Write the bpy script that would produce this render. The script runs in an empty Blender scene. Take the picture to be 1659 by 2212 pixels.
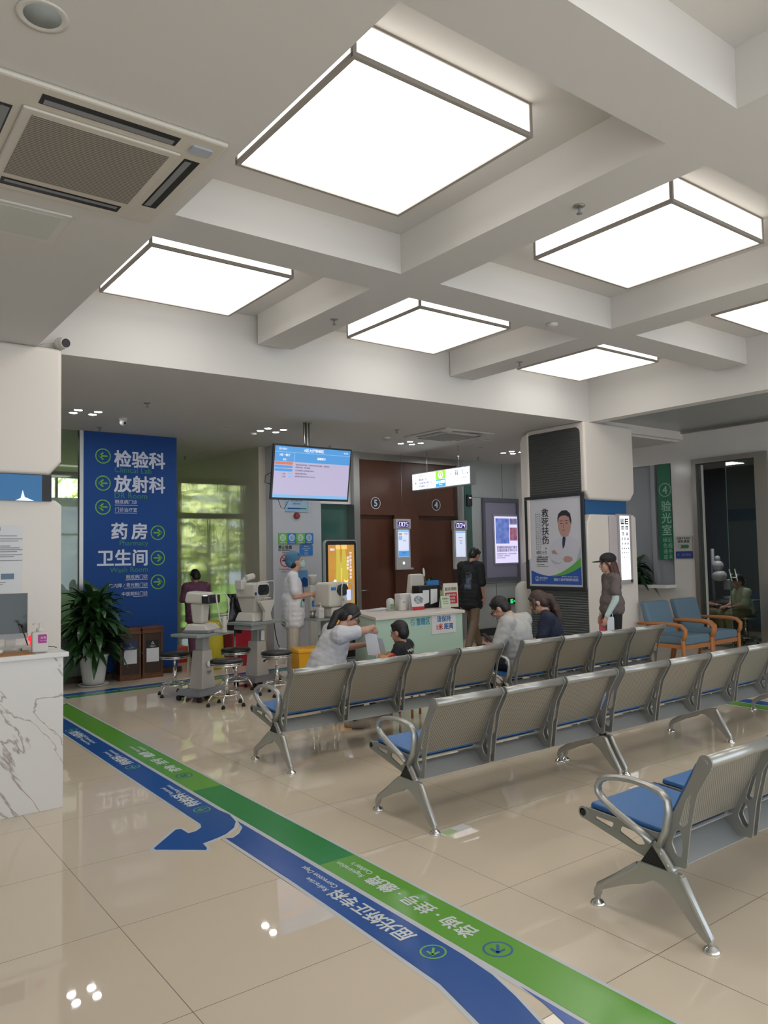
import bpy, bmesh, math, random
from math import sin, cos, pi, radians as R
from mathutils import Vector as V, Matrix as MX, Euler
random.seed(7)
S = bpy.context.scene
COL = S.collection

# ---------------------------------------------------------------- camera
yaw, pitch, roll = 0.646145551, 0.0560435640, -0.0191434223
_f = V((sin(yaw)*cos(pitch), cos(yaw)*cos(pitch), sin(pitch)))
_r = V((cos(yaw), -sin(yaw), 0)); _u = _r.cross(_f)
_r2 = _r*cos(roll) + _u*sin(roll); _u2 = _u*cos(roll) - _r*sin(roll)
cd = bpy.data.cameras.new('camera'); cam = bpy.data.objects.new('camera', cd); COL.objects.link(cam)
m = MX.Identity(4)
for i in range(3):
    m[i][0] = _r2[i]; m[i][1] = _u2[i]; m[i][2] = -_f[i]
m[0][3], m[1][3], m[2][3] = 0, 0, 1.6
cam.matrix_world = m
cd.sensor_fit = 'HORIZONTAL'; cd.sensor_width = 36; cd.lens = 36*1655.387/1659; cd.clip_start = .05
S.camera = cam
# ---------------------------------------------------------------- world, sun, exposure
S.view_settings.view_transform = 'Standard'; S.view_settings.look = 'None'
S.view_settings.exposure = 0.2; S.view_settings.gamma = 1; S.view_settings.use_curve_mapping = False
LAMP = 3.0        # radiance of the ceiling light boxes
SPOT = 170        # radiance of the round downlights
W = bpy.data.worlds.new('sky'); S.world = W; W.use_nodes = True
bg = W.node_tree.nodes['Background']; bg.inputs[0].default_value = (.80, .9, 1, 1); bg.inputs[1].default_value = 2.2
sd = bpy.data.lights.new('sun', 'SUN'); sd.energy = 18; sd.angle = .02; sd.color = (1, .95, .82)
so = bpy.data.objects.new('sun', sd); COL.objects.link(so); so.rotation_euler = (R(12), R(48), 0); so.location = (2, 22, 12)

# ---------------------------------------------------------------- materials
_M = {}
def M(name, col=(.8, .8, .8), rough=.5, metal=0, emit=0, spec=.5, ecol=None, coat=0, alpha=1, trans=0, noise=None, bump=None):
    """procedural material; noise=(scale, second colour, contrast), bump=(scale, strength)"""
    if name in _M: return _M[name]
    mt = bpy.data.materials.new(name); mt.use_nodes = True; nt = mt.node_tree; b = nt.nodes['Principled BSDF']
    c = tuple(col) + (1,)
    b.inputs['Base Color'].default_value = c; b.inputs['Roughness'].default_value = rough
    b.inputs['Metallic'].default_value = metal; b.inputs['Specular IOR Level'].default_value = spec
    b.inputs['Coat Weight'].default_value = coat; b.inputs['Alpha'].default_value = alpha
    b.inputs['Transmission Weight'].default_value = trans
    if emit:
        b.inputs['Emission Color'].default_value = tuple(ecol or col) + (1,); b.inputs['Emission Strength'].default_value = emit
    tc = None
    if noise or bump:
        tc = nt.nodes.new('ShaderNodeTexCoord')
    if noise:
        n = nt.nodes.new('ShaderNodeTexNoise'); n.inputs['Scale'].default_value = noise[0]; n.inputs['Detail'].default_value = 5
        rp = nt.nodes.new('ShaderNodeValToRGB'); k = noise[2] if len(noise) > 2 else .2
        rp.color_ramp.elements[0].position = .5-k; rp.color_ramp.elements[1].position = .5+k
        rp.color_ramp.elements[0].color = c; rp.color_ramp.elements[1].color = tuple(noise[1]) + (1,)
        nt.links.new(tc.outputs['Object'], n.inputs['Vector']); nt.links.new(n.outputs['Fac'], rp.inputs[0])
        nt.links.new(rp.outputs[0], b.inputs['Base Color'])
    if bump:
        n2 = nt.nodes.new('ShaderNodeTexNoise'); n2.inputs['Scale'].default_value = bump[0]; n2.inputs['Detail'].default_value = 4
        bp = nt.nodes.new('ShaderNodeBump'); bp.inputs['Strength'].default_value = bump[1]; bp.inputs['Distance'].default_value = .01
        nt.links.new(tc.outputs['Object'], n2.inputs['Vector']); nt.links.new(n2.outputs['Fac'], bp.inputs['Height'])
        nt.links.new(bp.outputs[0], b.inputs['Normal'])
    _M[name] = mt; return mt
def nodes(mt): return mt.node_tree, mt.node_tree.nodes['Principled BSDF']
def mth(nt, op, a, b=None):
    n = nt.nodes.new('ShaderNodeMath'); n.operation = op
    for i, x in enumerate((a, b)):
        if x is None: continue
        if isinstance(x, (int, float)): n.inputs[i].default_value = x
        else: nt.links.new(x, n.inputs[i])
    return n.outputs[0]
def mixc(nt, f, a, b):
    n = nt.nodes.new('ShaderNodeMix'); n.data_type = 'RGBA'
    if isinstance(f, (int, float)): n.inputs[0].default_value = f
    else: nt.links.new(f, n.inputs[0])
    for i, x in ((6, a), (7, b)):
        if isinstance(x, tuple): n.inputs[i].default_value = x + (1,)
        else: nt.links.new(x, n.inputs[i])
    return n.outputs[2]

# ---------------------------------------------------------------- mesh builder
def _link(o, parent, loc=None):
    COL.objects.link(o)
    if parent is not None: o.parent = parent
    if loc is not None: o.location = loc
    return o
class MB:
    def __init__(s): s.b = bmesh.new(); s.T = MX.Identity(4); s.mi = 0
    def _v(s, p): return s.b.verts.new(s.T @ V(p))
    def _f(s, vs, sm=False):
        try: f = s.b.faces.new(vs)
        except ValueError: return
        f.material_index = s.mi; f.smooth = sm
    def box(s, x0, x1, y0, y1, z0, z1):
        v = [s._v(p) for p in ((x0,y0,z0),(x1,y0,z0),(x1,y1,z0),(x0,y1,z0),(x0,y0,z1),(x1,y0,z1),(x1,y1,z1),(x0,y1,z1))]
        for q in ((3,2,1,0),(4,5,6,7),(0,1,5,4),(1,2,6,5),(2,3,7,6),(3,0,4,7)): s._f([v[i] for i in q])
        return s
    def hexa(s, lo, hi):
        """two quads (lists of four points, counter-clockwise seen from above)"""
        v = [s._v(p) for p in list(lo)+list(hi)]
        for q in ((3,2,1,0),(4,5,6,7),(0,1,5,4),(1,2,6,5),(2,3,7,6),(3,0,4,7)): s._f([v[i] for i in q])
        return s
    def prism(s, pts, a0, a1, ax='y', sm=False):
        """polygon pts in the plane normal to ax, from a0 to a1. y: (x,z)  x: (y,z)  z: (x,y)"""
        def P(p, a):
            return {'y': (p[0], a, p[1]), 'x': (a, p[0], p[1]), 'z': (p[0], p[1], a)}[ax]
        A = [s._v(P(p, a0)) for p in pts]; B = [s._v(P(p, a1)) for p in pts]; n = len(pts)
        s._f(A); s._f(B[::-1])
        for i in range(n): s._f([A[i], B[i], B[(i+1) % n], A[(i+1) % n]], sm)
        return s
    def rbox(s, x0, x1, y0, y1, z0, z1, r=.02, ax='y', k=5):
        """box with rounded corners seen along ax"""
        u0, u1, w0, w1 = {'y': (x0, x1, z0, z1), 'x': (y0, y1, z0, z1), 'z': (x0, x1, y0, y1)}[ax]
        a0, a1 = {'y': (y0, y1), 'x': (x0, x1), 'z': (z0, z1)}[ax]
        return s.prism(rpoly(u0, u1, w0, w1, r, k), a0, a1, ax)
    def tube(s, pts, r, n=10, close=False, caps=True, sm=True, sq=1.0):
        pts = [V(p) for p in pts]; N = len(pts); rs = r if isinstance(r, (list, tuple)) else [r]*N
        rings = []; ref = None
        for i, p in enumerate(pts):
            if close: t = (pts[(i+1) % N]-pts[i-1])
            else: t = pts[min(i+1, N-1)]-pts[max(i-1, 0)]
            t.normalize()
            if ref is None: ref = V((1, 0, 0)) if abs(t.x) < .8 else V((0, 1, 0))
            ref = (ref - t*ref.dot(t)).normalized(); b = t.cross(ref)
            rings.append([s._v(p+(ref*cos(2*pi*j/n)*sq+b*sin(2*pi*j/n))*rs[i]) for j in range(n)])
        for i in range(N if close else N-1):
            a, c = rings[i], rings[(i+1) % N]
            for j in range(n): s._f([a[j], a[(j+1) % n], c[(j+1) % n], c[j]], sm)
        if caps and not close: s._f(rings[0][::-1]); s._f(rings[-1])
        return s
    def cyl(s, p0, p1, r0, r1=None, n=20, sm=True): return s.tube([p0, p1], [r0, r0 if r1 is None else r1], n, sm=sm)
    def lathe(s, prof, c=(0, 0, 0), n=28, sm=True, sx=1, sy=1):
        c = V(c); rings = []
        for r, z in prof: rings.append([s._v(c+V((r*cos(2*pi*j/n)*sx, r*sin(2*pi*j/n)*sy, z))) for j in range(n)])
        for a, b in zip(rings, rings[1:]):
            for j in range(n): s._f([a[j], a[(j+1) % n], b[(j+1) % n], b[j]], sm)
        s._f(rings[0][::-1]); s._f(rings[-1]); return s
    def ell(s, c, r, n=16, m=10, rot=None, sm=True):
        c = V(c); r = V(r) if not isinstance(r, (int, float)) else V((r, r, r)); q = rot.to_matrix() if rot else MX.Identity(3)
        top = s._v(c+q@V((0, 0, r.z))); bot = s._v(c+q@V((0, 0, -r.z))); rows = []
        for i in range(1, m):
            a = pi*i/m; rows.append([s._v(c+q@V((r.x*sin(a)*cos(2*pi*j/n), r.y*sin(a)*sin(2*pi*j/n), r.z*cos(a)))) for j in range(n)])
        for j in range(n):
            s._f([top, rows[0][j], rows[0][(j+1) % n]], sm); s._f([bot, rows[-1][(j+1) % n], rows[-1][j]], sm)
        for a, b in zip(rows, rows[1:]):
            for j in range(n): s._f([a[j], b[j], b[(j+1) % n], a[(j+1) % n]], sm)
        return s
    def quad(s, a, b, c, d): s._f([s._v(p) for p in (a, b, c, d)]); return s
    def poly(s, pts): s._f([s._v(p) for p in pts]); return s
    def disc(s, x, z, r, y, n=24, ax='y', r2=None): # thin disc facing -y
        s.prism([(x+r*cos(2*pi*i/n), z+(r2 or r)*sin(2*pi*i/n)) for i in range(n)], y-.001, y, ax); return s
    def ring(s, x, z, r, w, y, n=32, t=.002):
        v = []
        for i in range(n):
            c, d = cos(2*pi*i/n), sin(2*pi*i/n)
            v.append([s._v((x+(r-w)*c, y, z+(r-w)*d)), s._v((x+(r-w)*c, y-t, z+(r-w)*d)), s._v((x+r*c, y-t, z+r*d)), s._v((x+r*c, y, z+r*d))])
        for i in range(n):
            a, b = v[i], v[(i+1) % n]
            for k in range(4): s._f([a[k], a[(k+1) % 4], b[(k+1) % 4], b[k]])
        return s
    def build(s, name, mats, parent=None, bev=0, loc=None, seg=2, wn=False):
        bmesh.ops.recalc_face_normals(s.b, faces=s.b.faces)
        me = bpy.data.meshes.new(name); s.b.to_mesh(me); s.b.free()
        for mt in (mats if isinstance(mats, (list, tuple)) else [mats]): me.materials.append(mt)
        o = bpy.data.objects.new(name, me); _link(o, parent, loc)
        if bev:
            md = o.modifiers.new('bevel', 'BEVEL'); md.width = bev; md.segments = seg; md.limit_method = 'ANGLE'; md.angle_limit = R(40)
        return o
def rpoly(x0, x1, z0, z1, r, k=5, corners=(1, 1, 1, 1)):
    out = []
    for (cx, cz, a0, on, px, pz) in ((x1-r, z0+r, -90, corners[0], x1, z0), (x1-r, z1-r, 0, corners[1], x1, z1), (x0+r, z1-r, 90, corners[2], x0, z1), (x0+r, z0+r, 180, corners[3], x0, z0)):
        if not on: out.append((px, pz)); continue
        for i in range(k+1):
            a = R(a0+90*i/k); out.append((cx+r*cos(a), cz+r*sin(a)))
    return out
def bxo(name, mat, x0, x1, y0, y1, z0, z1, parent=None, bev=0):
    return MB().box(x0, x1, y0, y1, z0, z1).build(name, mat, parent, bev)
def tag(o, label=None, cat=None, group=None, kind=None):
    if label: o['label'] = label
    if cat: o['category'] = cat
    if group: o['group'] = group
    if kind: o['kind'] = kind
    return o
def thing(name, label, cat, loc=(0, 0, 0), rz=0, group=None):
    o = bpy.data.objects.new(name, None); o.empty_display_size = .1; COL.objects.link(o)
    o.location = loc; o.rotation_euler = (0, 0, R(rz)); return tag(o, label, cat, group)
def copy_tree(o, parent=None):
    c = o.copy(); COL.objects.link(c); c.parent = parent
    for ch in [x for x in S.objects if x.parent == o]: copy_tree(ch, c)
    return c
def struct(o): o['kind'] = 'structure'; return o
XZ = MX.Rotation(pi/2, 4, 'X')
def text(name, items, mat, parent, y=-.002, mtx=None, t=.001, sc=1.0):
    """lettering of one colour as one mesh. items: (string, x, z, size, align L/C/R, bold)"""
    obs = []
    for it in items:
        s_, x, z, size = it[:4]; al = it[4] if len(it) > 4 else 'L'; bold = it[5] if len(it) > 5 else 0; wx = it[6] if len(it) > 6 else 1
        c = bpy.data.curves.new('t', 'FONT'); c.body = s_; c.size = size; c.extrude = t/2; c.resolution_u = 2
        c.align_x = {'L': 'LEFT', 'C': 'CENTER', 'R': 'RIGHT'}[al]; c.space_line = .9
        o = bpy.data.objects.new('t', c); COL.objects.link(o); obs.append((o, x, z, wx, bold*size*1.15))
    dg = bpy.context.evaluated_depsgraph_get(); b = bmesh.new()
    for o, x, z, wx, bo in obs:
        for k_, (ox, oz) in enumerate(((-bo, -bo), (-bo, bo), (bo, -bo), (bo, bo)) if bo else ((0, 0),)):   # bold strokes: four overlaid copies, each a hair above the last
            me = bpy.data.meshes.new_from_object(o.evaluated_get(dg))
            me.transform((mtx or (MX.Translation((0, y, 0)) @ XZ)) @ MX.Translation((x+ox, z+oz, k_*.0003)) @ MX.Diagonal((wx, 1, 1, 1)))
            b.from_mesh(me); bpy.data.meshes.remove(me)
    for o, *_ in obs:
        c = o.data; bpy.data.objects.remove(o); bpy.data.curves.remove(c)
    me = bpy.data.meshes.new(name); b.to_mesh(me); b.free(); me.materials.clear(); me.materials.append(mat)
    for p in me.polygons: p.material_index = 0
    return _link(bpy.data.objects.new(name, me), parent)
def plate(name, loops, thick, mat, parent, mtx=None, bev=0):
    """flat plate with cut-outs: first loop is the outline, the others are holes (2-D points)"""
    c = bpy.data.curves.new('p', 'CURVE'); c.dimensions = '2D'; c.fill_mode = 'BOTH'; c.extrude = thick/2; c.bevel_depth = bev
    for lp in loops:
        sp = c.splines.new('POLY'); sp.points.add(len(lp)-1); sp.use_cyclic_u = True
        for i, p in enumerate(lp): sp.points[i].co = (p[0], p[1], 0, 1)
    o = bpy.data.objects.new('p', c); COL.objects.link(o)
    me = bpy.data.meshes.new_from_object(o.evaluated_get(bpy.context.evaluated_depsgraph_get()))
    bpy.data.objects.remove(o); bpy.data.curves.remove(c)
    if mtx: me.transform(mtx)
    if mat is None: return me
    me.materials.clear(); me.materials.append(mat)
    for p in me.polygons: p.material_index = 0
    return _link(bpy.data.objects.new(name, me), parent)
def addmesh(mb, me, T=None):
    me = me.copy()
    if T: me.transform(T)
    n0 = len(mb.b.faces); mb.b.from_mesh(me); bpy.data.meshes.remove(me)
    mb.b.faces.ensure_lookup_table()
    for f in mb.b.faces[n0:]: f.material_index = mb.mi

# ---------------------------------------------------------------- palette
white = M('white_paint', (.74, .72, .70), .6, bump=(180, .03))
ceilm = M('ceiling_paint', (.62, .60, .575), .7)
panelw = M('white_panel', (.76, .70, .64), .38)
plastic = M('white_plastic', (.62, .60, .56), .4)
offw = M('instrument_cream', (.60, .57, .51), .4)
grey = M('grey_plastic', (.22, .225, .235), .5)
lgrey = M('light_grey_metal', (.36, .37, .38), .4)
dark = M('dark_plastic', (.025, .027, .03), .35)
black = M('black', (.008, .008, .009), .45)
steel = M('brushed_steel', (.42, .41, .38), .36, 1, bump=(60, .02))
chrome = M('chrome', (.75, .75, .75), .12, 1)
blue = M('sign_blue', (.009, .058, .235), .55, spec=.25)
blue2 = M('light_blue', (.03, .20, .55), .45)
green = M('sign_green', (.16, .46, .05), .45)
dgreen = M('dark_green', (.02, .21, .06), .45)
paper = M('paper', (.72, .72, .74), .7)
red = M('red_print', (.55, .02, .03), .5)
ink = M('ink', (.03, .03, .035), .6)
greyink = M('grey_ink', (.25, .26, .28), .6)
skin = M('skin', (.58, .335, .24), .55, noise=(9, (.52, .28, .20), .3))
hairm = M('black_hair', (.012, .010, .010), .42, bump=(90, .5))
hairb = M('brown_hair', (.055, .028, .020), .42, bump=(80, .6))
# ================================================================ the room
Z1 = 3.37
# floor: polished 0.8 m tiles
fm = M('floor_tile', (.50, .43, .34), .05, spec=.5)
nt, b = nodes(fm)
tc = nt.nodes.new('ShaderNodeTexCoord'); sp = nt.nodes.new('ShaderNodeSeparateXYZ'); nt.links.new(tc.outputs['Object'], sp.inputs[0])
def line(o, off):
    a = mth(nt, 'DIVIDE', mth(nt, 'SUBTRACT', o, off), .7985); fr = mth(nt, 'FRACT', mth(nt, 'ADD', a, 100.0))
    return mth(nt, 'LESS_THAN', mth(nt, 'ABSOLUTE', mth(nt, 'SUBTRACT', fr, .5)), .4979)
g = mth(nt, 'MULTIPLY', line(sp.outputs[0], 1.122), line(sp.outputs[1], 5.06))
no = nt.nodes.new('ShaderNodeTexNoise'); no.inputs['Scale'].default_value = 1.6; no.inputs['Detail'].default_value = 8; nt.links.new(tc.outputs['Object'], no.inputs['Vector'])
c1 = mixc(nt, no.outputs['Fac'], (.70, .60, .47), (.64, .55, .43))
nt.links.new(mixc(nt, g, (.16, .13, .095), c1), b.inputs['Base Color'])
nt.links.new(mth(nt, 'ADD', mth(nt, 'MULTIPLY', mth(nt, 'SUBTRACT', 1, g), .5), .022), b.inputs['Roughness'])
struct(MB().box(-3, 14.6, -3.5, 16, -.1, 0).build('floor', fm))
# ceiling: low soffit left and back, deep coffers over the benches
fy = lambda x: 6.86-.027*x
cb = MB()
cb.box(-3, 1.485, -3.5, 6.82, Z1, 4.3)
cb.hexa([(-3, 6.8, Z1), (1.485, fy(1.485), Z1), (1.485, 10.72, Z1), (-3, 10.72, Z1)], [(-3, 6.8, 4.3), (1.485, fy(1.485), 4.3), (1.485, 10.72, 4.3), (-3, 10.72, 4.3)])
cb.hexa([(1.485, fy(1.485), Z1), (8.6, fy(8.6), Z1), (8.6, 11.2, Z1), (1.485, 11.2, Z1)], [(1.485, fy(1.485), 4.3), (8.6, fy(8.6), 4.3), (8.6, 11.2, 4.3), (1.485, 11.2, 4.3)])
cb.box(8.6, 12.2, 7.12, 11.2, Z1, 4.3)
cb.box(1.0, 6.0, 11.2, 16, Z1, 4.3)
cb.box(1.485, 8.7, -3.5, 6.8, 4.0, 4.3)
cb.box(11.63, 14.6, 3.5, 10, 3.2, 4.3)
struct(cb.build('ceiling', ceilm))
for i, x in enumerate((3.52, 6.06)):
    struct(bxo('trim_%d' % (i+1), ceilm, x, x+.385, -3.5, 6.68, 3.70, 4.02))
for i, y in enumerate((1.80, 4.40)):
    struct(MB().box(1.49, 3.52, y, y+.38, 3.70, 4.02).box(3.905, 6.06, y, y+.38, 3.70, 4.02).box(6.445, 8.56, y, y+.38, 3.70, 4.02).build('trim_%d' % (i+3), ceilm))
struct(bxo('trim_5', ceilm, 8.56, 8.74, -3.5, 6.98, Z1, 4.3))                 # fascia on the right
# dark glossy recessed ceiling at the right
gl = M('glossy_stretch_ceiling', (.26, .28, .27), .2)
struct(bxo('ceiling_right', gl, 8.74, 11.5, -3.5, 7.12, 3.53, 3.6))
struct(bxo('trim_6', steel, 11.44, 11.5, -3.5, 7.1, 3.49, 3.53))
struct(bxo('trim_7', panelw, 8.74, 11.5, 7.04, 7.12, 3.40, 3.53))
# walls out of frame
struct(bxo('wall_left', white, -3.1, -3, -3.5, 10.8, 0, 4.3))
struct(bxo('wall_near', white, -3, 14.6, -3.6, -3.5, 3.3, 4.3))
wn_ = MB()
for i in range(9): wn_.box(-3+i*1.82, -2.92+i*1.82, -3.6, -3.52, 0, 3.3)
struct(wn_.box(-3, 14.6, -3.6, -3.52, 2.4, 2.46).build('added_daylight_front', steel))   # unseen entrance front behind the camera, added to let daylight in
# right wall (polished cream stone) with a tall window and the doorway
stone = M('cream_stone', (.74, .71, .67), .14, noise=(3, (.68, .65, .61), .35))
wr = MB()
wr.box(11.5, 11.62, -3.5, 5.82, 0, 3.6); wr.box(11.5, 11.62, 5.82, 6.86, 3.03, 3.6); wr.box(11.5, 11.62, 6.86, 7.28, 0, 3.6)
wr.box(11.5, 11.62, 7.28, 8.3, 0, 1.02); wr.box(11.5, 11.62, 7.28, 7.61, 3.04, 3.6); wr.box(11.5, 11.62, 7.61, 8.3, 3.04, 3.6)
wr.box(11.5, 11.62, 8.3, 10.8, 0, 3.6)
struct(wr.build('wall_right', stone))
struct(bxo('trim_8', white, 11.18, 11.5, 7.26, 8.3, .97, 1.02))
# room behind the doorway
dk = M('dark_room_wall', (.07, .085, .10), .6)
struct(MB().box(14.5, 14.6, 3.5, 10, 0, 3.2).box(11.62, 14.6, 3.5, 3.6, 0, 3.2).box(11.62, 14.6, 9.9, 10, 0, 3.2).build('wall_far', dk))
# back wall and the side passage
GB = M('green_glass', (.05, .12, .10), .08, spec=.6)
gp = M('grey_panel', (.42, .45, .44), .3)
wood = M('brown_wood', (.105, .040, .020), .32, noise=(2, (.085, .032, .018), .3)); nt, b = nodes(wood)
wv = nt.nodes.new('ShaderNodeTexWave'); wv.inputs['Scale'].default_value = 3.5; wv.inputs['Distortion'].default_value = 3; wv.inputs['Detail Scale'].default_value = .6
mpn = nt.nodes.new('ShaderNodeMapping'); mpn.inputs['Scale'].default_value = (4, 4, .25); t2 = nt.nodes.new('ShaderNodeTexCoord')
nt.links.new(t2.outputs['Object'], mpn.inputs[0]); nt.links.new(mpn.outputs[0], wv.inputs[0])
nt.links.new(mixc(nt, wv.outputs['Fac'], (.115, .043, .024), (.09, .034, .019)), b.inputs['Base Color'])
struct(bxo('wall_back', M('back_wall_paint', (.50, .51, .53), .4), 5.88, 6.78, 10.72, 10.95, 0, Z1))
struct(bxo('wall_back_right', gp, 9.98, 11.5, 10.78, 10.95, 0, Z1))
struct(bxo('wall_back_left', white, -3, 1.2, 10.8, 10.95, 0, Z1))
marb = M('polished_marble', (.60, .55, .44), .05, spec=1.0, coat=.6, noise=(1.3, (.54, .50, .40), .3))
nt, b = nodes(marb)
mp_ = nt.nodes.new('ShaderNodeMapping'); mp_.inputs['Scale'].default_value = (1, 14, .35); t3 = nt.nodes.new('ShaderNodeTexCoord'); n3 = nt.nodes.new('ShaderNodeTexNoise'); n3.inputs['Scale'].default_value = 2.2
bp3 = nt.nodes.new('ShaderNodeBump'); bp3.inputs['Strength'].default_value = .05; bp3.inputs['Distance'].default_value = .02
nt.links.new(t3.outputs['Object'], mp_.inputs[0]); nt.links.new(mp_.outputs[0], n3.inputs[0]); nt.links.new(n3.outputs[0], bp3.inputs['Height']); nt.links.new(bp3.outputs[0], b.inputs['Normal'])
struct(bxo('wall_passage', marb, 5.76, 5.88, 10.95, 16, 0, Z1))
# green glass bay, steel posts
struct(bxo('window_1', GB, 6.78, 7.40, 10.84, 10.87, 0, 2.47)); struct(bxo('window_2', GB, 10.02, 10.20, 10.72, 10.75, 0, 3.2))
struct(bxo('trim_9', white, 6.78, 7.40, 10.72, 10.95, 2.47, Z1))
struct(bxo('trim_10', steel, 7.38, 7.50, 10.62, 10.95, 0, Z1)); struct(bxo('trim_11', steel, 9.74, 9.86, 10.62, 10.95, 0, 3.27))
struct(bxo('trim_12', steel, 7.5, 9.86, 10.66, 10.95, 3.25, Z1)); struct(bxo('trim_13', lgrey, 9.86, 10.02, 10.74, 10.95, 0, Z1))
struct(bxo('trim_14', wood, 7.5, 9.74, 10.72, 10.95, 2.34, 3.25))
struct(MB().box(8.315, 8.87, 10.72, 10.95, 0, 2.34).build('trim_15', wood))
for k, (x0, x1) in enumerate(((7.5, 8.315), (8.87, 9.74))):
    d = struct(bxo('door_%d' % (k+1), wood, x0, x1, 10.80, 10.84, 0, 2.30))
    struct(MB().box(x0, x1, 10.71, 10.86, 2.30, 2.34).build('door_frame', wood, d))
    MB().cyl((x0+.1, 10.80, 1.0), (x0+.1, 10.75, 1.0), .012).cyl((x0+.1, 10.75, 1.0), (x0+.24, 10.75, 1.0), .011).build('door_handle', steel, d)
# glass screen left of the blue panel; far window; outside
struct(bxo('baseboard_back', M('dark_wood', (.05, .022, .012), .4), 2.4, 4.30, 10.56, 10.72, 0, .075))
struct(bxo('trim_16', steel, 2.93, 2.98, 10.70, 10.80, .07, Z1))
wg = M('clear_glass', (.85, .93, .9), .02, trans=1, spec=.5); frost = M('frosted_glass', (.45, .52, .48), .35, alpha=.82)
struct(MB().box(1.2, 2.93, 10.74, 10.75, .07, Z1).build('window_3', wg)); struct(MB().box(1.2, 2.93, 10.77, 10.78, .07, 2.45).build('window_4', frost))
wf = MB().box(5.03, 5.76, 15.9, 16, 0, Z1).box(1.0, 3.60, 15.9, 16, 0, Z1).box(3.6, 5.03, 15.9, 16, 3.25, Z1).box(3.6, 5.03, 15.9, 16, 2.48, 2.60).box(3.6, 5.03, 15.9, 16, 0, .12)
wf.box(3.9, 3.95, 15.92, 15.98, 0, 3.3).box(4.35, 4.43, 15.92, 15.98, 0, 2.5)
struct(wf.build('wall_end', M('end_wall', (.30, .30, .22), .5)))
struct(bxo('window_5', wg, 3.6, 5.03, 15.96, 15.97, .12, 3.25))
struct(bxo('wall_passage_left', white, 1.0, 1.1, 10.95, 16, 0, Z1))
MBg = MB().box(-14, 24, 16.2, 44, -.15, -.02).build('lawn', M('grass', (.10, .22, .03), .9, noise=(3, (.22, .36, .05), .2)))
tag(MBg, 'sunlit green lawn outside the far window', 'lawn', kind='stuff')
leafm = M('tree_leaf', (.34, .42, .12), .6, noise=(1.6, (.75, .78, .42), .10))
def tree(x, y, h, rr, label):
    t = thing('garden_tree', label, 'tree', (x, y, 0), group='trees outside the far window')
    MB().tube([(0, 0, 0), (.05, 0, h*.4), (0, .05, h*.75)], [.16, .12, .06], 8).build('trunk', M('bark', (.08, .05, .03), .9), t)
    mb = MB()
    for i in range(620):
        a = random.uniform(0, 2*pi); q = random.random()**.45; zc = random.uniform(-1, 1); rad = rr*q*math.sqrt(max(0, 1-zc*zc))
        c = V((rad*cos(a), rad*sin(a), h*.62+zc*h*.42)); s_ = random.uniform(.12, .28)
        u = V((random.uniform(-1, 1), random.uniform(-1, 1), random.uniform(-1, 1))).normalized(); w = u.orthogonal().normalized()
        mb.quad(c-u*s_, c+w*s_*.5, c+u*s_, c-w*s_*.5)
    mb.build('foliage', leafm, t)
for x, y, h, rr, s_ in ((2.9, 19.8, 4.0, 1.4, 'nearest, left'), (5.9, 19.4, 3.4, 1.3, 'nearest, right'), (4.4, 23.6, 6, 2.1, 'tall, in the middle'), (9.2, 23, 5.5, 2.3, 'far right'), (-.8, 24, 6, 2.5, 'far left'), (6.8, 29.2, 7, 3.0, 'rearmost')):
    tree(x, y, h, rr, 'bright leafy garden tree seen through the far window, '+s_)

# ---------------------------------------------------------------- blue way-finding panel
bs = thing('wayfinding_panel', 'tall blue wall panel with white department names and green arrows', 'sign panel', (2.98, 10.70, .075))
bxo('panel', blue, 0, 1.315, 0, .2, 0, 3.29, bs)
wt = M('sign_white', (.62, .64, .74), .5); gt = M('sign_green_text', (.035, .22, .12), .5); ga = M('arrow_green', (.15, .42, .04), .5)
dx, dz = -2.98, -.075
for it_ in [('检验科', 3.39+dx, 2.92+dz, .245, 'L', .020), ('放射科', 3.39+dx, 2.57+dz, .245, 'L', .020), ('眼底病门诊', 3.40+dx, 2.385+dz, .063), ('门诊治疗室', 3.40+dx, 2.275+dz, .063),
  ('药', 3.345+dx, 1.91+dz, .24, 'L', .020), ('房', 3.63+dx, 1.91+dz, .24, 'L', .020), ('卫生间', 3.155+dx, 1.54+dz, .24, 'L', .020),
  ('眼底病门诊', 3.865+dx, 1.34+dz, .062, 'R'), ('白内障 / 青光眼门诊', 3.865+dx, 1.225+dz, .062, 'R'), ('中医眼科门诊', 3.865+dx, 1.105+dz, .062, 'R')]: text('lettering', [it_], wt, bs)
for it_ in [('Clinical Lab', 3.39+dx, 2.82+dz, .115), ('DR Room', 3.39+dx, 2.46+dz, .115), ('Pharmacy', 3.87+dx, 1.80+dz, .105, 'R'), ('Wash Room', 3.87+dx, 1.43+dz, .105, 'R')]: text('english_lettering', [it_], gt, bs)
mb = MB()
for x0, x1, z in ((3.4, 3.72, 2.36), (3.4, 3.71, 2.25), (3.55, 3.865, 1.32), (3.53, 3.865, 1.205), (3.66, 3.865, 1.085)): mb.box(x0+dx, x1+dx, -.002, 0, z+dz, z+.006+dz)
mb.build('underline', wt, bs)
def arrow2d(mb, x, z, r, d, y=-.003, w=None):
    """ring with an arrow; d = direction vector"""
    mb.ring(x, z, r, r*.14, 0)
    w = w or r*.2; dx_, dz_ = d; px, pz = -dz_, dx_
    def P(a, b_): return (x+dx_*a+px*b_, z+dz_*a+pz*b_)
    mb.prism([P(-.58*r, -w/2), P(.45*r, -w/2), P(.45*r, w/2), P(-.58*r, w/2)], y, 0)
    for sgn in (-1, 1):
        mb.prism([P(.62*r, 0), P(.05*r, sgn*.52*r), P(-.12*r, sgn*.42*r), P(.30*r, 0)], y, 0)
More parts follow.
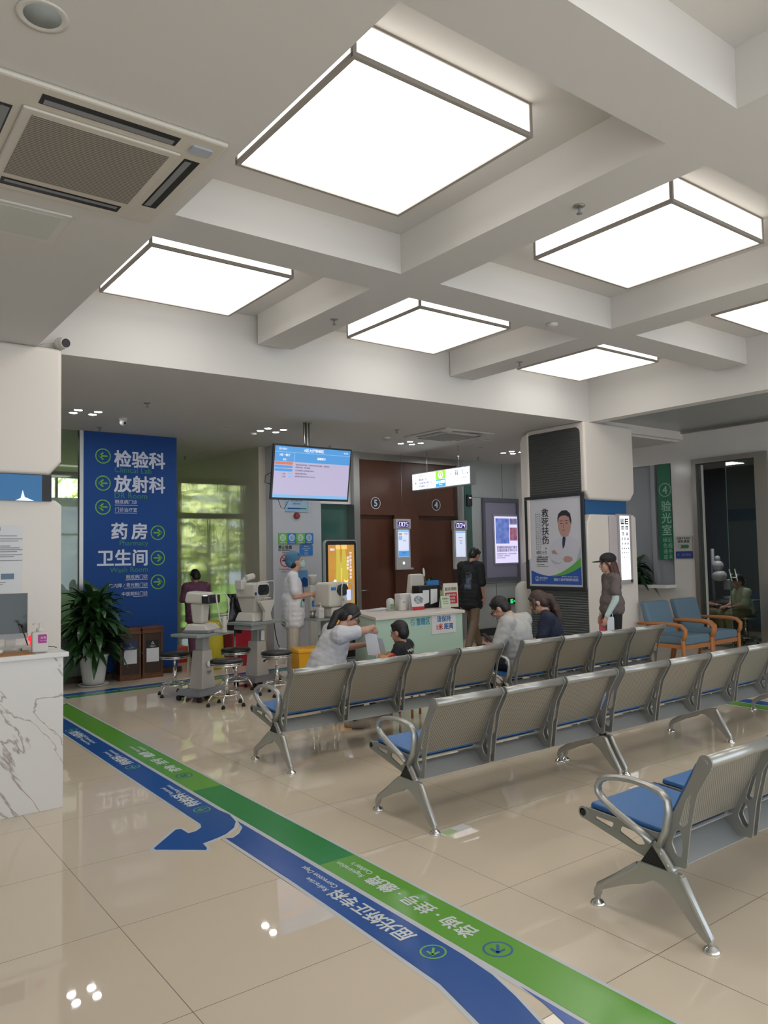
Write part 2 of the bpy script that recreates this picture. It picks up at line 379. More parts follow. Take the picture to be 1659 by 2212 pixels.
for cx_, cz_, d in ((3.24, 3.035, -1), (3.24, 2.66, -1), (3.24, 2.33, -1), (4.01, 1.98, 1), (4.01, 1.62, 1), (4.01, 1.28, 1)):
    mb = MB(); arrow2d(mb, cx_+dx, cz_+dz, .105, (d, 0)); mb.build('arrow_symbol', ga, bs)

# ---------------------------------------------------------------- clad columns
def column(x, y, w, dpt, label, dark_side):
    t = thing('clad_column', label, 'column', (x, y, 0))
    core = bxo('core', M('core_blue', (.012, .11, .30), .35), .09, w-.09, .09, dpt-.09, 0, Z1, t)
    k = .09
    prof = [(0, 2.45), (0, 3.25), (.03, 3.33), (.12, Z1), (w-.12, Z1), (w-.03, 3.33), (w, 3.25), (w, 2.45), (w-.10, 2.29), (.10, 2.29)]
    MB().prism([(0, 2.42), (0, Z1), (w, Z1), (w, 3.27), (w, 2.42), (w-.10, 2.30), (.10, 2.30)], 0, dpt).build('upper_cladding', panelw, t, .035, seg=4)
    MB().prism([(0, 0), (w, 0), (w, 2.06), (w-.05, 2.10), (.09, 2.10), (0, 1.98)], 0, dpt).build('lower_cladding', panelw, t, .012)
    return t
cr = column(8.4, 6.6, 1.10, 1.05, 'square clad column carrying the doctor poster, white with a blue band', True)
cl = column(.58, 6.65, 1.10, 1.0, 'white clad column behind the marble desk at the left', False)
# dark ribbed inlay on the side of the right column
rib = M('dark_ribbed_panel', (.07, .075, .072), .35); nt, b = nodes(rib)
wv = nt.nodes.new('ShaderNodeTexWave'); wv.bands_direction = 'Z'; wv.inputs['Scale'].default_value = 9; wv.inputs['Distortion'].default_value = 2.5; wv.inputs['Detail'].default_value = 1
mq = nt.nodes.new('ShaderNodeMapping'); mq.inputs['Scale'].default_value = (1, .35, 1); t2 = nt.nodes.new('ShaderNodeTexCoord')
nt.links.new(t2.outputs['Object'], mq.inputs[0]); nt.links.new(mq.outputs[0], wv.inputs[0])
bp = nt.nodes.new('ShaderNodeBump'); bp.inputs['Strength'].default_value = .7; bp.inputs['Distance'].default_value = .012
nt.links.new(wv.outputs['Fac'], bp.inputs['Height']); nt.links.new(bp.outputs[0], b.inputs['Normal'])
MB().prism(rpoly(.07, 1.02, 2.36, 3.30, .08), -.012, 0, 'x').build('ribbed_inlay', rib, cr)
MB().box(-.012, 0, .02, 1.03, 0.05, 1.10).build('ribbed_inlay', rib, cr)
MB().prism([(.99, 1.50), (1.14, 1.42), (1.14, 3.2), (1.10, 3.3), (.99, 3.33)], -.04, .10, 'x').build('corner_cladding', panelw, cr, .02)
# blue screen between the left column's claddings
sc_ = thing('wall_screen', 'blue glowing screen set in the white column behind the desk', 'screen', (1.0, 6.63, 2.09))
bxo('bezel', black, -.35, .595, 0, .03, 0, .215, sc_); bxo('display', M('blue_glow', (.01, .09, .22), .3, emit=.6), -.34, .52, -.004, 0, .0, .21, sc_)
MB().prism([(.32, .0), (.36, .02), (.375, .085), (.39, .03), (.46, .0)], -.008, -.004).build('display_artwork', M('glow_white', (.7, .8, .9), .4, emit=.6), sc_)

# ---------------------------------------------------------------- floor way-finding strips
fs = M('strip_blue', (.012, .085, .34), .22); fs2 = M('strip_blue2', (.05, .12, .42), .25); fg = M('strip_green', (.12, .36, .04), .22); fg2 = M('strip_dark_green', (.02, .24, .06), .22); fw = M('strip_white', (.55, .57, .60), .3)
fy_ = MX(((0, -1, 0, 0), (1, 0, 0, 0), (0, 0, 1, 0), (0, 0, 0, 1)))   # text: right = +Y, up = -X
fyr = MX(((0, 1, 0, 0), (-1, 0, 0, 0), (0, 0, 1, 0), (0, 0, 0, 1)))   # text: right = -Y, up = +X
gs = thing('floor_guide_strip', 'long green floor strip with white lettering, running past the benches', 'floor sticker', (0, 0, 0))
def flat(name, pts, mat, par, z0=.0008, z1=.0018): return MB().prism(pts, z0, z1, 'z').build(name, mat, par)
flat('border', [(2.124, .2), (2.395, .2), (2.395, 9.2), (2.124, 9.0)], fw, gs, .0004, .0009)
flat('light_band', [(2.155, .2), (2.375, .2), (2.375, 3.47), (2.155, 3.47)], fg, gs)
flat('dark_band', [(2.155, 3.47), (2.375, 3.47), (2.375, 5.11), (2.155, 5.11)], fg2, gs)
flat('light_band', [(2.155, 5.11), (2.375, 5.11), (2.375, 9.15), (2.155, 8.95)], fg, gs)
def ftext(par, items, mat, rev=False):
    if len(items) > 1:
        for it_ in items: ftext(par, [it_], mat, rev)
        return
    its = []
    for s_, x, y, size, al, bold in items:
        its.append((s_, (y if not rev else -y), (-x if not rev else x), size, al, bold))
    return text('lettering', its, mat, par, mtx=MX.Translation((0, 0, .0022)) @ (fy_ if not rev else fyr), t=.0006)
def farrow(par, x, y, r, d, mat, fill=None):
    mb = MB(); arrow2d(mb, 0, 0, r, d); bm_ = mb.b
    # turn the wall-facing symbol flat on the floor
    for v in bm_.verts: v.co = V((v.co.x+x, v.co.z+y, .0022 - v.co.y*.1))
    mb.build('arrow_symbol', mat, par)
wl_ = M('strip_lettering', (.62, .66, .66), .4)
for y0 in (2.33, 5.55):
    ftext(gs, [('咨询 · 挂号 · 缴费', 2.30, y0+.10, .098, 'L', .016), ('Registration', 2.26, y0+.88, .048, 'L', 0), ("Cashier's", 2.315, y0+.88, .048, 'L', 0)], wl_)
    farrow(gs, 2.26, y0-.04, .062, (-.7, -.7), M('strip_blue_mark', (.01, .12, .30), .3))
bl = thing('floor_guide_strip', 'long blue floor strip beside the green one, ending in a side arrow', 'floor sticker', (0, 0, 0))
# far blue strip with its bent arrow
arc = [(2.126, 4.62), (2.14, 4.50), (2.115, 4.36), (2.06, 4.27), (1.98, 4.205), (1.92, 4.18), (1.81, 4.15), (1.80, 4.07), (1.785, 4.05), (1.57, 4.235), (1.57, 4.26), (1.775, 4.46), (1.805, 4.455), (1.81, 4.355), (1.86, 4.36), (1.91, 4.40), (1.93, 4.46)]
arc2 = [(2.15, 4.64), (2.158, 4.50), (2.13, 4.345), (2.075, 4.25), (1.99, 4.185), (1.925, 4.155), (1.828, 4.125), (1.815, 4.05), (1.785, 4.028), (1.545, 4.235), (1.55, 4.275), (1.775, 4.485), (1.825, 4.475), (1.83, 4.38), (1.85, 4.38), (1.89, 4.415), (1.912, 4.46)]
flat('border', arc2+[(1.925, 7.4), (1.925, 8.9), (2.15, 8.9)], fw, bl, .0002, .0006)
flat('blue_band', arc+[(1.947, 8.9), (2.126, 8.9)], fs, bl)
ftext(bl, [('特检科', 2.085, 4.80, .105, 'L', .016), ('Functional', 2.035, 5.13, .045, 'L', 0), ('Department', 2.085, 5.13, .045, 'L', 0), ('特检科', 2.085, 6.10, .105, 'L', .016), ('Functional', 2.035, 6.43, .045, 'L', 0), ('Department', 2.085, 6.43, .045, 'L', 0)], wl_)
ftext(bl, [('检验科', 1.99, 7.60, .105, 'L', .016), ('Dispensing and', 2.04, 7.27, .045, 'L', 0), ('Treatment Area', 1.99, 7.27, .045, 'L', 0)], wl_, rev=True)
ga_ = M('strip_green_mark', (.12, .42, .10), .3)
farrow(bl, 2.045, 4.70, .055, (-1, 0), ga_); farrow(bl, 2.045, 6.0, .055, (0, -1), ga_); farrow(bl, 2.035, 7.68, .055, (0, 1), ga_)
b2 = thing('floor_guide_strip', 'blue floor strip curving away at the bottom of the picture', 'floor sticker', (0, 0, 0))
cL = [(1.945, 4.14), (1.945, 3.4), (1.935, 2.9), (1.925, 2.57), (1.915, 2.25), (1.86, 1.98), (1.76, 1.72), (1.6, 1.5)]
cR = [(2.126, 4.36), (2.126, 3.4), (2.126, 2.75), (2.124, 2.35), (2.11, 2.17), (2.075, 2.02), (2.015, 1.83), (1.9, 1.62), (1.8, 1.5)]
flat('border', [(x-.022, y) for x, y in cL]+[(x+.016, y) for x, y in reversed(cR)]+[(2.12, 4.30), (2.05, 4.19), (1.97, 4.12)], fw, b2, .0002, .0006)
flat('blue_band', cL+cR[::-1]+[(2.10, 4.24), (2.04, 4.16), (1.98, 4.12)], fs, b2)
flat('blue_wedge', [(2.135, 2.05), (2.12, 1.93), (2.08, 1.78), (2.0, 1.5), (2.135, .9)], fs2, b2)
ftext(b2, [('屈光矫正专科', 2.075, 2.58, .098, 'L', .016), ('Refractive', 2.035, 3.19, .046, 'L', 0), ('Correction Dept', 2.09, 3.19, .046, 'L', 0)], wl_)
farrow(b2, 2.045, 2.44, .055, (-.7, -.7), M('strip_arrow', (.16, .45, .08), .3))
b3 = thing('floor_guide_strip', 'blue and green floor strip crossing in front of the blue panel', 'floor sticker', (0, 0, 0))
flat('border', [(2.1, 9.42), (7.6, 9.62), (7.6, 9.92), (2.1, 9.80)], fw, b3, .0001, .0004)
flat('green_band', [(2.45, 9.44), (7.6, 9.63), (7.6, 9.75), (2.45, 9.585)], fg2, b3); flat('blue_band', [(2.45, 9.61), (7.6, 9.77), (7.6, 9.90), (2.45, 9.78)], fs, b3)
b4 = thing('floor_guide_strip', 'green and blue floor strip at the right, under the far bench ends', 'floor sticker', (0, 0, 0))
flat('border', [(7.58, 1), (8.02, 1), (8.02, 9.6), (7.58, 9.6)], fw, b4, .0001, .0004)
flat('green_band', [(7.60, 1), (7.79, 1), (7.79, 9.5), (7.60, 9.5)], fg, b4); flat('blue_band', [(7.81, 1), (8.0, 1), (8.0, 9.5), (7.81, 9.5)], fs, b4)
stk = thing('floor_sticker', 'small shiny white and green sticker beside the bench foot', 'floor sticker', (3.03, 3.40, 0), 5)
flat('film', [(-.11, -.035), (.11, -.035), (.11, .035), (-.11, .035)], paper, stk); flat('print', [(-.09, -.03), (.0, -.03), (.0, .03), (-.09, .03)], M('pale_green', (.45, .62, .30), .3), stk, .0018, .0024)
mt_ = thing('door_mat', 'blue mat on the floor beyond the reception counter', 'mat', (8.6, 8.2, 0))
MB().prism(rpoly(-.5, .5, -.35, .35, .04), .001, .012, 'z').build('mat', M('mat_blue', (.03, .08, .25), .8), mt_)
# ================================================================ ceiling fittings
glow = M('light_diffuser', (.9, .88, .84), .5, emit=LAMP, ecol=(1, .965, .90)); glow_s = M('light_diffuser_side', (.9, .88, .84), .5, emit=LAMP*.55, ecol=(1, .965, .90))
fr_ = M('light_frame', (.33, .30, .27), .5)
def lightbox():
    t = thing('ceiling_light', '', 'ceiling light', (0, 0, 3.82)); w = .578
    MB().box(-w, w, -w, w, .0, .012).build('bottom_diffuser', glow, t)
    mb = MB()
    for a, b_, c, d in ((-w, w, -w, -w+.01), (-w, w, w-.01, w), (-w, -w+.01, -w+.01, w-.01), (w-.01, w, -w+.01, w-.01)): mb.box(a, b_, c, d, .014, .178)
    mb.build('side_diffuser', glow_s, t)
    mb = MB(); q = w+.006
    for z0, z1 in ((-.008, .016), (.168, .18)):
        for a, b_, c, d in ((-q, q, -q, -q+.022), (-q, q, q-.022, q), (-q, -q+.022, -q+.022, q-.022), (q-.022, q, -q+.022, q-.022)): mb.box(a, b_, c, d, z0, z1)
    for sx in (-1, 1):
        for sy in (-1, 1): mb.box(min(sx*q, sx*(q-.02)), max(sx*q, sx*(q-.02)), min(sy*q, sy*(q-.02)), max(sy*q, sy*(q-.02)), -.008, .18)
    mb.build('frame', fr_, t); return t
l0 = None
LB = [(1.90, 2.68, 'large square glowing ceiling light box, nearest, top centre'), (1.90, 5.20, 'square ceiling light box above the left end of the far coffer row'), (4.37, 2.68, 'large square ceiling light box at the upper right'),
      (4.37, 5.20, 'square ceiling light box in the middle of the far coffer row'), (6.85, 2.68, 'square ceiling light box cut off by the right edge of the photo'), (6.85, 5.18, 'smallest square ceiling light box, above the right column'),
      (1.90, .14, 'added unseen square light box above the near left coffer, over the camera'), (4.37, .14, 'added unseen square light box in the near middle coffer, just above the photo edge'), (6.85, .14, 'added unseen square light box in the near right coffer, beyond the photo corner')]  # these three out-of-view boxes are extra, added for the light they give
for x, y, lab in LB:
    if l0 is None: l0 = o = lightbox()
    else: o = copy_tree(l0)
    o.location = (x+.578, y+.578, 3.82); tag(o, lab, 'ceiling light', 'square ceiling light boxes')
dlm = M('downlight_glow', (1, 1, 1), .5, emit=SPOT, ecol=(.96, .97, 1)); offl = M('downlight_off', (.30, .33, .32), .3)
def downlight(r, on):
    t = thing('downlight', '', 'downlight')
    MB().lathe([(r*.8, -.001), (r, -.004), (r*1.18, -.006), (r*1.2, -.0005), (r*.8, 0)], n=28).build('ring', plastic, t)
    MB().lathe([(0.001, -.003), (r*.85, -.003), (r*.85, -.0005), (0.001, -.0005)]).build('lens', dlm if on else offl, t); return t
dl0 = downlight(.05, True)
DL = [('blue wall panel', [(2.52, 9.475), (2.52, 9.27), (2.745, 9.475), (2.75, 9.27)]), ('hanging television', [(5.04, 9.30), (5.045, 9.53), (5.285, 9.30), (5.29, 9.53)]),
      ('ceiling air conditioner', [(7.545, 9.29), (7.54, 9.52), (7.76, 9.51), (7.79, 9.32)]), ('grey back wall', [(9.84, 9.3), (9.86, 9.52), (10.08, 9.3), (10.08, 9.5)])]
first = True
PL = {a: ('left front', 'left rear', 'right front', 'right rear') for a, _ in DL}; PL['blue wall panel'] = ('left rear', 'left front', 'right rear', 'right front'); PL['ceiling air conditioner'] = ('left front', 'left rear', 'right rear', 'right front')
for nm, ps in DL:
    for k_, (x, y) in enumerate(ps):
        o = dl0 if first else copy_tree(dl0); first = False
        o.location = (x, y, Z1); tag(o, 'lit downlight, '+PL[nm][k_]+' of four by the '+nm, 'downlight', 'downlights by the '+nm)
for x, y, lab in ((7.10, 9.32, 'unlit round downlight beside the lit cluster by the ceiling air conditioner'), (4.49, 9.43, 'unlit round downlight left of the television pole'), (9.0, 9.2, 'unlit round downlight right of the air conditioner'), (5.22, 12.0, 'unlit round downlight in the passage ceiling')):
    o = downlight(.05, False); o.location = (x, y, Z1); tag(o, lab, 'downlight')
o = downlight(.068, False); o.location = (.581, 2.56, Z1); tag(o, 'large unlit recessed downlight at the top left corner', 'downlight')
# smoke detectors, sprinklers, camera domes
def sprinkler(x, y, z, lab, g='fire sprinklers on the ceiling'):
    t = thing('sprinkler', lab, 'sprinkler', (x, y, z), group=g)
    MB().lathe([(.001, 0), (.036, 0), (.034, -.006), (.012, -.012), (.001, -.012)]).build('escutcheon', steel, t)
    MB().cyl((0, 0, -.01), (0, 0, -.045), .008).lathe([(.001, -.045), (.018, -.047), (.018, -.05), (.001, -.05)]).build('nozzle', grey, t)
for x, y, z, lab in ((3.05, 8.45, Z1, 'sprinkler on the low ceiling right of the downlight cluster by the blue panel'), (3.09, 10.35, Z1, 'sprinkler just above the blue panel top'), (6.65, 8.48, Z1, 'sprinkler left of the ceiling air conditioner'),
      (6.7, 10.3, Z1, 'sprinkler near the steel post of the wood doors'), (5.2, 12.6, Z1, 'sprinkler in the passage ceiling'), (9.9, 10.2, Z1, 'sprinkler behind the hanging light sign'),
      (3.72, 2.9, 3.70, 'sprinkler under the beam between the two largest light boxes'), (3.71, 5.6, 3.70, 'sprinkler under the beam right of the left light box'), (6.25, 5.75, 3.70, 'sprinkler under the beam left of the smallest light box')):
    sprinkler(x, y, z, lab)
for x, y, z, lab in ((6.95, 9.1, Z1, 'round smoke detector on the ceiling above the television'), (5.45, 4.6, 3.70, 'round smoke detector under the cross beam'), (5.05, 9.75, Z1, 'small smoke detector behind the downlights by the television')):
    t = thing('smoke_detector', lab, 'smoke detector', (x, y, z), group='smoke detectors')
    MB().lathe([(.001, 0), (.055, 0), (.052, -.018), (.035, -.03), (.001, -.03)]).build('housing', plastic, t)
t = thing('security_camera', 'white dome security camera hanging under the low ceiling by the blue panel', 'security camera', (3.12, 9.5, Z1))
MB().lathe([(.001, 0), (.05, 0), (.05, -.03), (.001, -.03)]).ell((0, 0, -.06), .042).build('housing', plastic, t); MB().ell((.01, -.03, -.07), .018).build('lens', black, t)
t = thing('security_camera', 'white bullet camera with black lens on the high white fascia, top left', 'security camera', (1.68, 6.70, 3.43))
MB().cyl((0, .08, .0), (0, .02, .0), .045).ell((0, 0, 0), .052).cyl((0, 0, 0), (.02, -.075, -.01), .044).build('housing', plastic, t)
MB().cyl((.02, -.073, -.01), (.022, -.08, -.011), .037).build('lens', black, t)
MB().tube([(-.04, .04, .01), (-.12, .08, .0), (-.2, .09, -.04)], .004, 6).build('cable', plastic, t)

# ---- cassette air conditioners
def cassette(x, y, lab, w=.465):
    t = thing('ceiling_air_conditioner', lab, 'air conditioner', (x, y, Z1)); acm = M('ac_cream', (.60, .56, .49), .45)
    MB().box(-w, w, -w, w, -.022, 0).build('body', acm, t, .015)
    MB().box(-.315, .315, -.305, .305, -.034, -.022).build('grille_frame', acm, t, .006)
    gm = M('ac_grille', (.25, .22, .185), .6)
    if 'ac_g' not in _M:
        _M['ac_g'] = 1; nt, b = nodes(gm); tcx = nt.nodes.new('ShaderNodeTexCoord'); sx = nt.nodes.new('ShaderNodeSeparateXYZ'); nt.links.new(tcx.outputs['Object'], sx.inputs[0])
        nt.links.new(mixc(nt, mth(nt, 'GREATER_THAN', mth(nt, 'FRACT', mth(nt, 'MULTIPLY', sx.outputs[1], 70.0)), .45), (.12, .105, .09), (.36, .32, .27)), b.inputs['Base Color'])
    MB().box(-.275, .275, -.272, .272, -.038, -.034).build('grille', gm, t)
    for k in range(4):
        T = MX.Rotation(pi/2*k, 4, 'Z'); mb = MB(); mb.T = T
        mb.box(-.27, .27, .345, .415, -.024, -.0215); o = mb.build('air_slot', black, t)
        mb = MB(); mb.T = T; mb.hexa([(-.255, .352, -.026), (.255, .352, -.026), (.255, .358, -.026), (-.255, .358, -.026)], [(-.255, .385, -.0235), (.255, .385, -.0235), (.255, .39, -.0235), (-.255, .39, -.0235)]); mb.build('louvre', grey, o)
    MB().rbox(.33, .42, -.40, -.34, -.03, -.022, .01, 'z').build('receiver', M('pale_blue_grey', (.40, .43, .50), .4), t); return t
cassette(.945, 3.38, 'cream ceiling cassette air conditioner at the upper left, seen from below')
cassette(7.62, 8.46, 'ceiling cassette air conditioner far back above the hanging sign', .48)
t = thing('access_panel', 'flat square access panel in the low ceiling at the left edge', 'access panel', (.62, 4.2, Z1))
MB().box(-.44, .44, -.19, .21, -.012, 0).build('frame', plastic, t, .004); bxo('panel', M('panel_fill', (.55, .56, .52), .6), -.40, .40, -.155, .175, -.014, -.011, t)
t = thing('access_panel', 'flat ceiling access panel right of the far air conditioner', 'access panel', (8.50, 8.74, Z1)); MB().box(-.15, .15, -.18, .18, -.01, 0).build('panel', plastic, t, .003)

# ================================================================ bench seating
perf = M('perforated_steel', (.34, .32, .265), .42, .55); nt, b = nodes(perf)
tcx = nt.nodes.new('ShaderNodeTexCoord'); sx = nt.nodes.new('ShaderNodeSeparateXYZ'); nt.links.new(tcx.outputs['Object'], sx.inputs[0])
def cellv(o, k): return mth(nt, 'SUBTRACT', mth(nt, 'FRACT', mth(nt, 'ADD', mth(nt, 'MULTIPLY', o, k), 100.0)), .5)
u = cellv(mth(nt, 'ADD', sx.outputs[0], mth(nt, 'MULTIPLY', sx.outputs[2], 1.0)), 62.0); v = cellv(mth(nt, 'SUBTRACT', sx.outputs[0], sx.outputs[2]), 62.0)
d = mth(nt, 'ADD', mth(nt, 'MULTIPLY', u, u), mth(nt, 'MULTIPLY', v, v))
nt.links.new(mixc(nt, mth(nt, 'LESS_THAN', d, .085), (.37, .35, .30), (.13, .115, .095)), b.inputs['Base Color'])
spm = M('silver_paint', (.33, .33, .31), .38, .6); spm2 = M('silver_paint_light', (.44, .44, .42), .33, .7); spd = M('silver_flat', (.30, .31, .31), .4, .5)
cush = M('blue_vinyl', (.045, .165, .43), .42, bump=(300, .05))
def rounded(pts, r=.012, k=3):
    out = []; n = len(pts)
    for i in range(n):
        p, a, b_ = V(pts[i]), V(pts[i-1]), V(pts[(i+1) % n]); da, db = (a-p), (b_-p); la, lb = da.length, db.length; q = min(r, la*.4, lb*.4)
        s0, s1 = p+da.normalized()*q, p+db.normalized()*q
        for j in range(k+1):
            t_ = j/k; out.append(tuple((s0*(1-t_)**2 + p*2*t_*(1-t_) + s1*t_*t_)))
    return out
YZ = MX(((0, 0, 1, 0), (1, 0, 0, 0), (0, 1, 0, 0), (0, 0, 0, 1)))   # 2-D (y,z) -> plane x = const
back_o = rounded([(-.012, .755), (.035, .752), (.075, .66), (.215, .40), (.25, .395), (.62, .412), (.648, .402), (.65, .372), (.628, .358), (.29, .272), (.112, .285), (.108, .30), (.085, .45), (.048, .60), (-.022, .72)], .014)
holes = [rounded(h_, .012) for h_ in ([(.075, .60), (.10, .565), (.135, .46), (.12, .45), (.095, .47)], [(.128, .435), (.150, .432), (.175, .375), (.155, .33), (.132, .32), (.122, .36)], [(.33, .368), (.42, .378), (.435, .35), (.34, .315), (.30, .33)], [(.46, .38), (.56, .385), (.565, .372), (.475, .352)])]
sf_me = plate('side', [back_o]+holes, .008, None, None, YZ)
def bench(n, legs, arms=(0, None), arm_mid=False):
    """origin: left end, on the line of the rear feet; x along the row, y forward"""
    P_ = .575; Lh = n*P_; t = thing('beam_bench', '', 'bench')
    MB().prism([(.25, .348), (.308, .264), (.158, .264)], .01, Lh-.01, 'x').build('beam', spd, t, .004)
    for x in (-.004, Lh-.012):
        MB().prism([(.25, .352), (.314, .262), (.152, .262)], x, x+.016, 'x').build('end_cap', black, t)
    for i in range(n):
        x0 = i*P_+.012; x1 = x0+.545
        s_ = MB()
        for xx in (x0+.006, x1-.006): addmesh(s_, sf_me, MX.Translation((xx, 0, 0)))
        s_.hexa([(x0+.01, .20, .372), (x1-.01, .20, .372), (x1-.01, .60, .398), (x0+.01, .60, .398)], [(x0+.01, .20, .378), (x1-.01, .20, .378), (x1-.01, .60, .404), (x0+.01, .60, .404)])
        s_.cyl((x0, .632, .386), (x1, .632, .386), .017)
        so_ = s_.build('seat_frame', spm, t)
        bp_ = MB(); bp_.hexa([(x0+.01, .185, .405), (x1-.01, .185, .405), (x1-.01, .192, .408), (x0+.01, .192, .408)], [(x0+.01, .012, .735), (x1-.01, .012, .735), (x1-.01, .02, .74), (x0+.01, .02, .74)])
        bp_.build('back_panel', perf, so_)
        mb = MB(); mb.cyl((x0+.002, .004, .737), (x1-.002, .004, .737), .0265, n=20); mb.build('top_rail', spm2, so_)
        for xe in (x0, x1): MB().cyl((xe-.004, .004, .737), (xe+.004, .004, .737), .031, n=24).cyl((xe-.007, .004, .737), (xe+.007, .004, .737), .012).build('rail_end', spm, so_)
        for xe in (x0+.006, x1-.006):
            o = MB().cyl((xe-.006, .630, .385), (xe+.006, .630, .385), .028, n=22).build('front_boss', spm, so_, .002)
            q = MB(); q.cyl((xe-.0072, .630, .385), (xe+.0072, .630, .385), .013, n=16); q.build('boss_hole', black, so_)
        mb = MB(); mb.hexa([(x0+.03, .215, .382), (x1-.03, .215, .382), (x1-.03, .615, .406), (x0+.03, .615, .406)], [(x0+.032, .222, .404), (x1-.032, .222, .404), (x1-.032, .608, .432), (x0+.032, .608, .432)])
        mb.build('seat_cushion', cush, so_, .009, seg=3)
        mb = MB(); mb.hexa([(x0+.03, .196, .42), (x1-.03, .196, .42), (x1-.03, .225, .43), (x0+.03, .225, .43)], [(x0+.03, .04, .715), (x1-.03, .04, .715), (x1-.03, .068, .72), (x0+.03, .068, .72)])
        mb.build('back_cushion', cush, so_, .008, seg=3)
    lp = []
    ctrl = [(.222, .352), (.19, .42), (.172, .50), (.176, .548), (.205, .577), (.27, .592), (.345, .597), (.42, .592), (.479, .580), (.518, .558), (.532, .53), (.529, .505), (.505, .478), (.44, .44), (.35, .40), (.252, .357)]
    for k in arms:
        x = 0 if k == 0 else Lh
        mb = MB(); mb.tube([(x, a, b_) for a, b_ in ctrl], .0135, 12, sq=1.7); mb.tube([(x, .252, .357), (x, .215, .325), (x, .17, .268), (x, .15, .262)], [.014, .02, .02, .014], 10, sq=.8)
        o = mb.build('armrest', spm2, t); MB().cyl((x-.02, .213, .322), (x+.02, .213, .322), .007).cyl((x-.02, .18, .283), (x+.02, .18, .283), .007).build('bolt', steel, o)
    web = rounded([(.118, .262), (.322, .262), (.335, .236), (.535, .092), (.562, .075), (.566, .035), (.54, .035), (.532, .068), (.40, .135), (.30, .172), (.252, .203), (.215, .195), (.17, .17), (.05, .05), (.02, .028), (-.008, .045)], .012)
    for x in legs:
        mb = MB(); mb.prism(web, x-.014, x+.014, 'x'); mb.tube([(x, .125, .25), (x, .07, .15), (x, .012, .058), (x, .004, .02)], [.019, .018, .016, .013], 12); mb.tube([(x, .33, .24), (x, .44, .155), (x, .54, .085), (x, .553, .05), (x, .553, .02)], [.016, .017, .017, .015, .012], 12)
        o = mb.build('leg', spm2, t, .003)
        for yy in (.004, .553):
            MB().lathe([(.001, 0), (.034, 0), (.034, .004), (.028, .014), (.012, .024), (.008, .034), (.001, .034)], (x, yy, 0)).build('foot_pad', chrome, o)
    return t
def place(b_, x, y, rz, lab): b_.location = (x, y, 0); b_.rotation_euler = (0, 0, R(rz)); tag(b_, lab, 'bench', 'steel waiting benches')
bA = bench(3, (0.0, 1.725), (0,)); place(bA, 2.905, 3.42, 0, 'three-seat steel bench with blue cushions in the middle row, left unit')
bB = bench(5, (0.02, 1.44, 2.86), (1,)); place(bB, 4.68, 3.42, 0, 'five-seat steel bench in the middle row, right unit, beyond the double legs')
bC = bench(3, (0.0, 1.725), (0,)); place(bC, 2.905, 1.74, 0, 'nearest steel bench at the right edge, blue seat and looped armrest in full view')
bD = bench(4, (0.0, 2.3), (0,)); place(bD, 2.895, 5.03, 1.2, 'four-seat steel bench of the far row, nearest the wheeled instrument carts')
bE = bench(4, (0.02, 2.28), (0, 1)); place(bE, 5.44, 5.08, -.6, 'four-seat steel bench of the far row in front of the poster column')

# ---- wooden armchairs
wd = M('orange_wood', (.50, .20, .06), .4, noise=(6, (.42, .16, .05), .3)); fab = M('blue_grey_fabric', (.135, .215, .285), .9, bump=(250, .15))
def armchair():
    """origin on the floor, centre; faces -y"""
    t = thing('armchair', '', 'armchair')
    MB().box(-.30, .30, -.34, .20, .31, .43).build('seat_cushion', fab, t, .03, seg=4)
    mb = MB(); mb.hexa([(-.29, .14, .36), (.29, .14, .36), (.29, .25, .36), (-.29, .25, .36)], [(-.29, .27, .87), (.29, .27, .87), (.29, .38, .87), (-.29, .38, .87)]); mb.build('back_cushion', fab, t, .035, seg=4)
    for s_ in (-1, 1):
        x = s_*.345
        mb = MB(); mb.tube([(x, .36, .575), (x, .1, .585), (x, -.2, .585), (x, -.31, .57), (x, -.365, .52), (x, -.36, .45), (x, -.325, .38)], [.022, .024, .026, .028, .03, .028, .026], 10, sq=1.1); mb.build('armrest', wd, t)
        MB().tube([(x, -.325, .40), (x, -.33, .2), (x, -.345, 0)], [.028, .026, .022], 10).build('leg', wd, t)
        MB().tube([(x, .25, .58), (x, .22, .35), (x, .30, 0)], [.022, .026, .022], 10).build('leg', wd, t)
        MB().box(min(x-.012, x+.012), max(x-.012, x+.012), -.31, .24, .27, .32).build('side_rail', wd, t, .004)
    MB().box(-.34, .34, -.325, -.30, .25, .31).build('front_rail', wd, t, .004); return t
a0 = armchair(); a0.location = (9.53, 6.16, 0); tag(a0, 'blue-grey cushioned armchair with orange wood arms, next to the column', 'armchair', 'wooden armchairs by the right wall')
a0.location = (9.72, 6.18, 0)
a1 = copy_tree(a0); a1.location = (10.52, 6.22, 0); tag(a1, 'blue-grey cushioned armchair with orange wood arms, nearer the glass doorway')
# ================================================================ marble desk at the left and what stands on it
mbl = M('white_marble', (.66, .63, .60), .25); nt, b = nodes(mbl)
tq = nt.nodes.new('ShaderNodeTexCoord'); mpq = nt.nodes.new('ShaderNodeMapping'); mpq.inputs['Rotation'].default_value = (0, R(-52), 0); mps = nt.nodes.new('ShaderNodeMapping'); mps.inputs['Scale'].default_value = (.8, 1, 2.4); mps.inputs['Location'].default_value = (.35, .2, 0)
n1 = nt.nodes.new('ShaderNodeTexNoise'); n1.inputs['Scale'].default_value = 1.5; n1.inputs['Detail'].default_value = 8; n1.inputs['Distortion'].default_value = .5
nt.links.new(tq.outputs['Object'], mpq.inputs[0]); nt.links.new(mpq.outputs[0], mps.inputs[0]); nt.links.new(mps.outputs[0], n1.inputs[0])
vn = mth(nt, 'ABSOLUTE', mth(nt, 'SUBTRACT', n1.outputs['Fac'], .5)); rp = nt.nodes.new('ShaderNodeValToRGB'); nt.links.new(vn, rp.inputs[0])
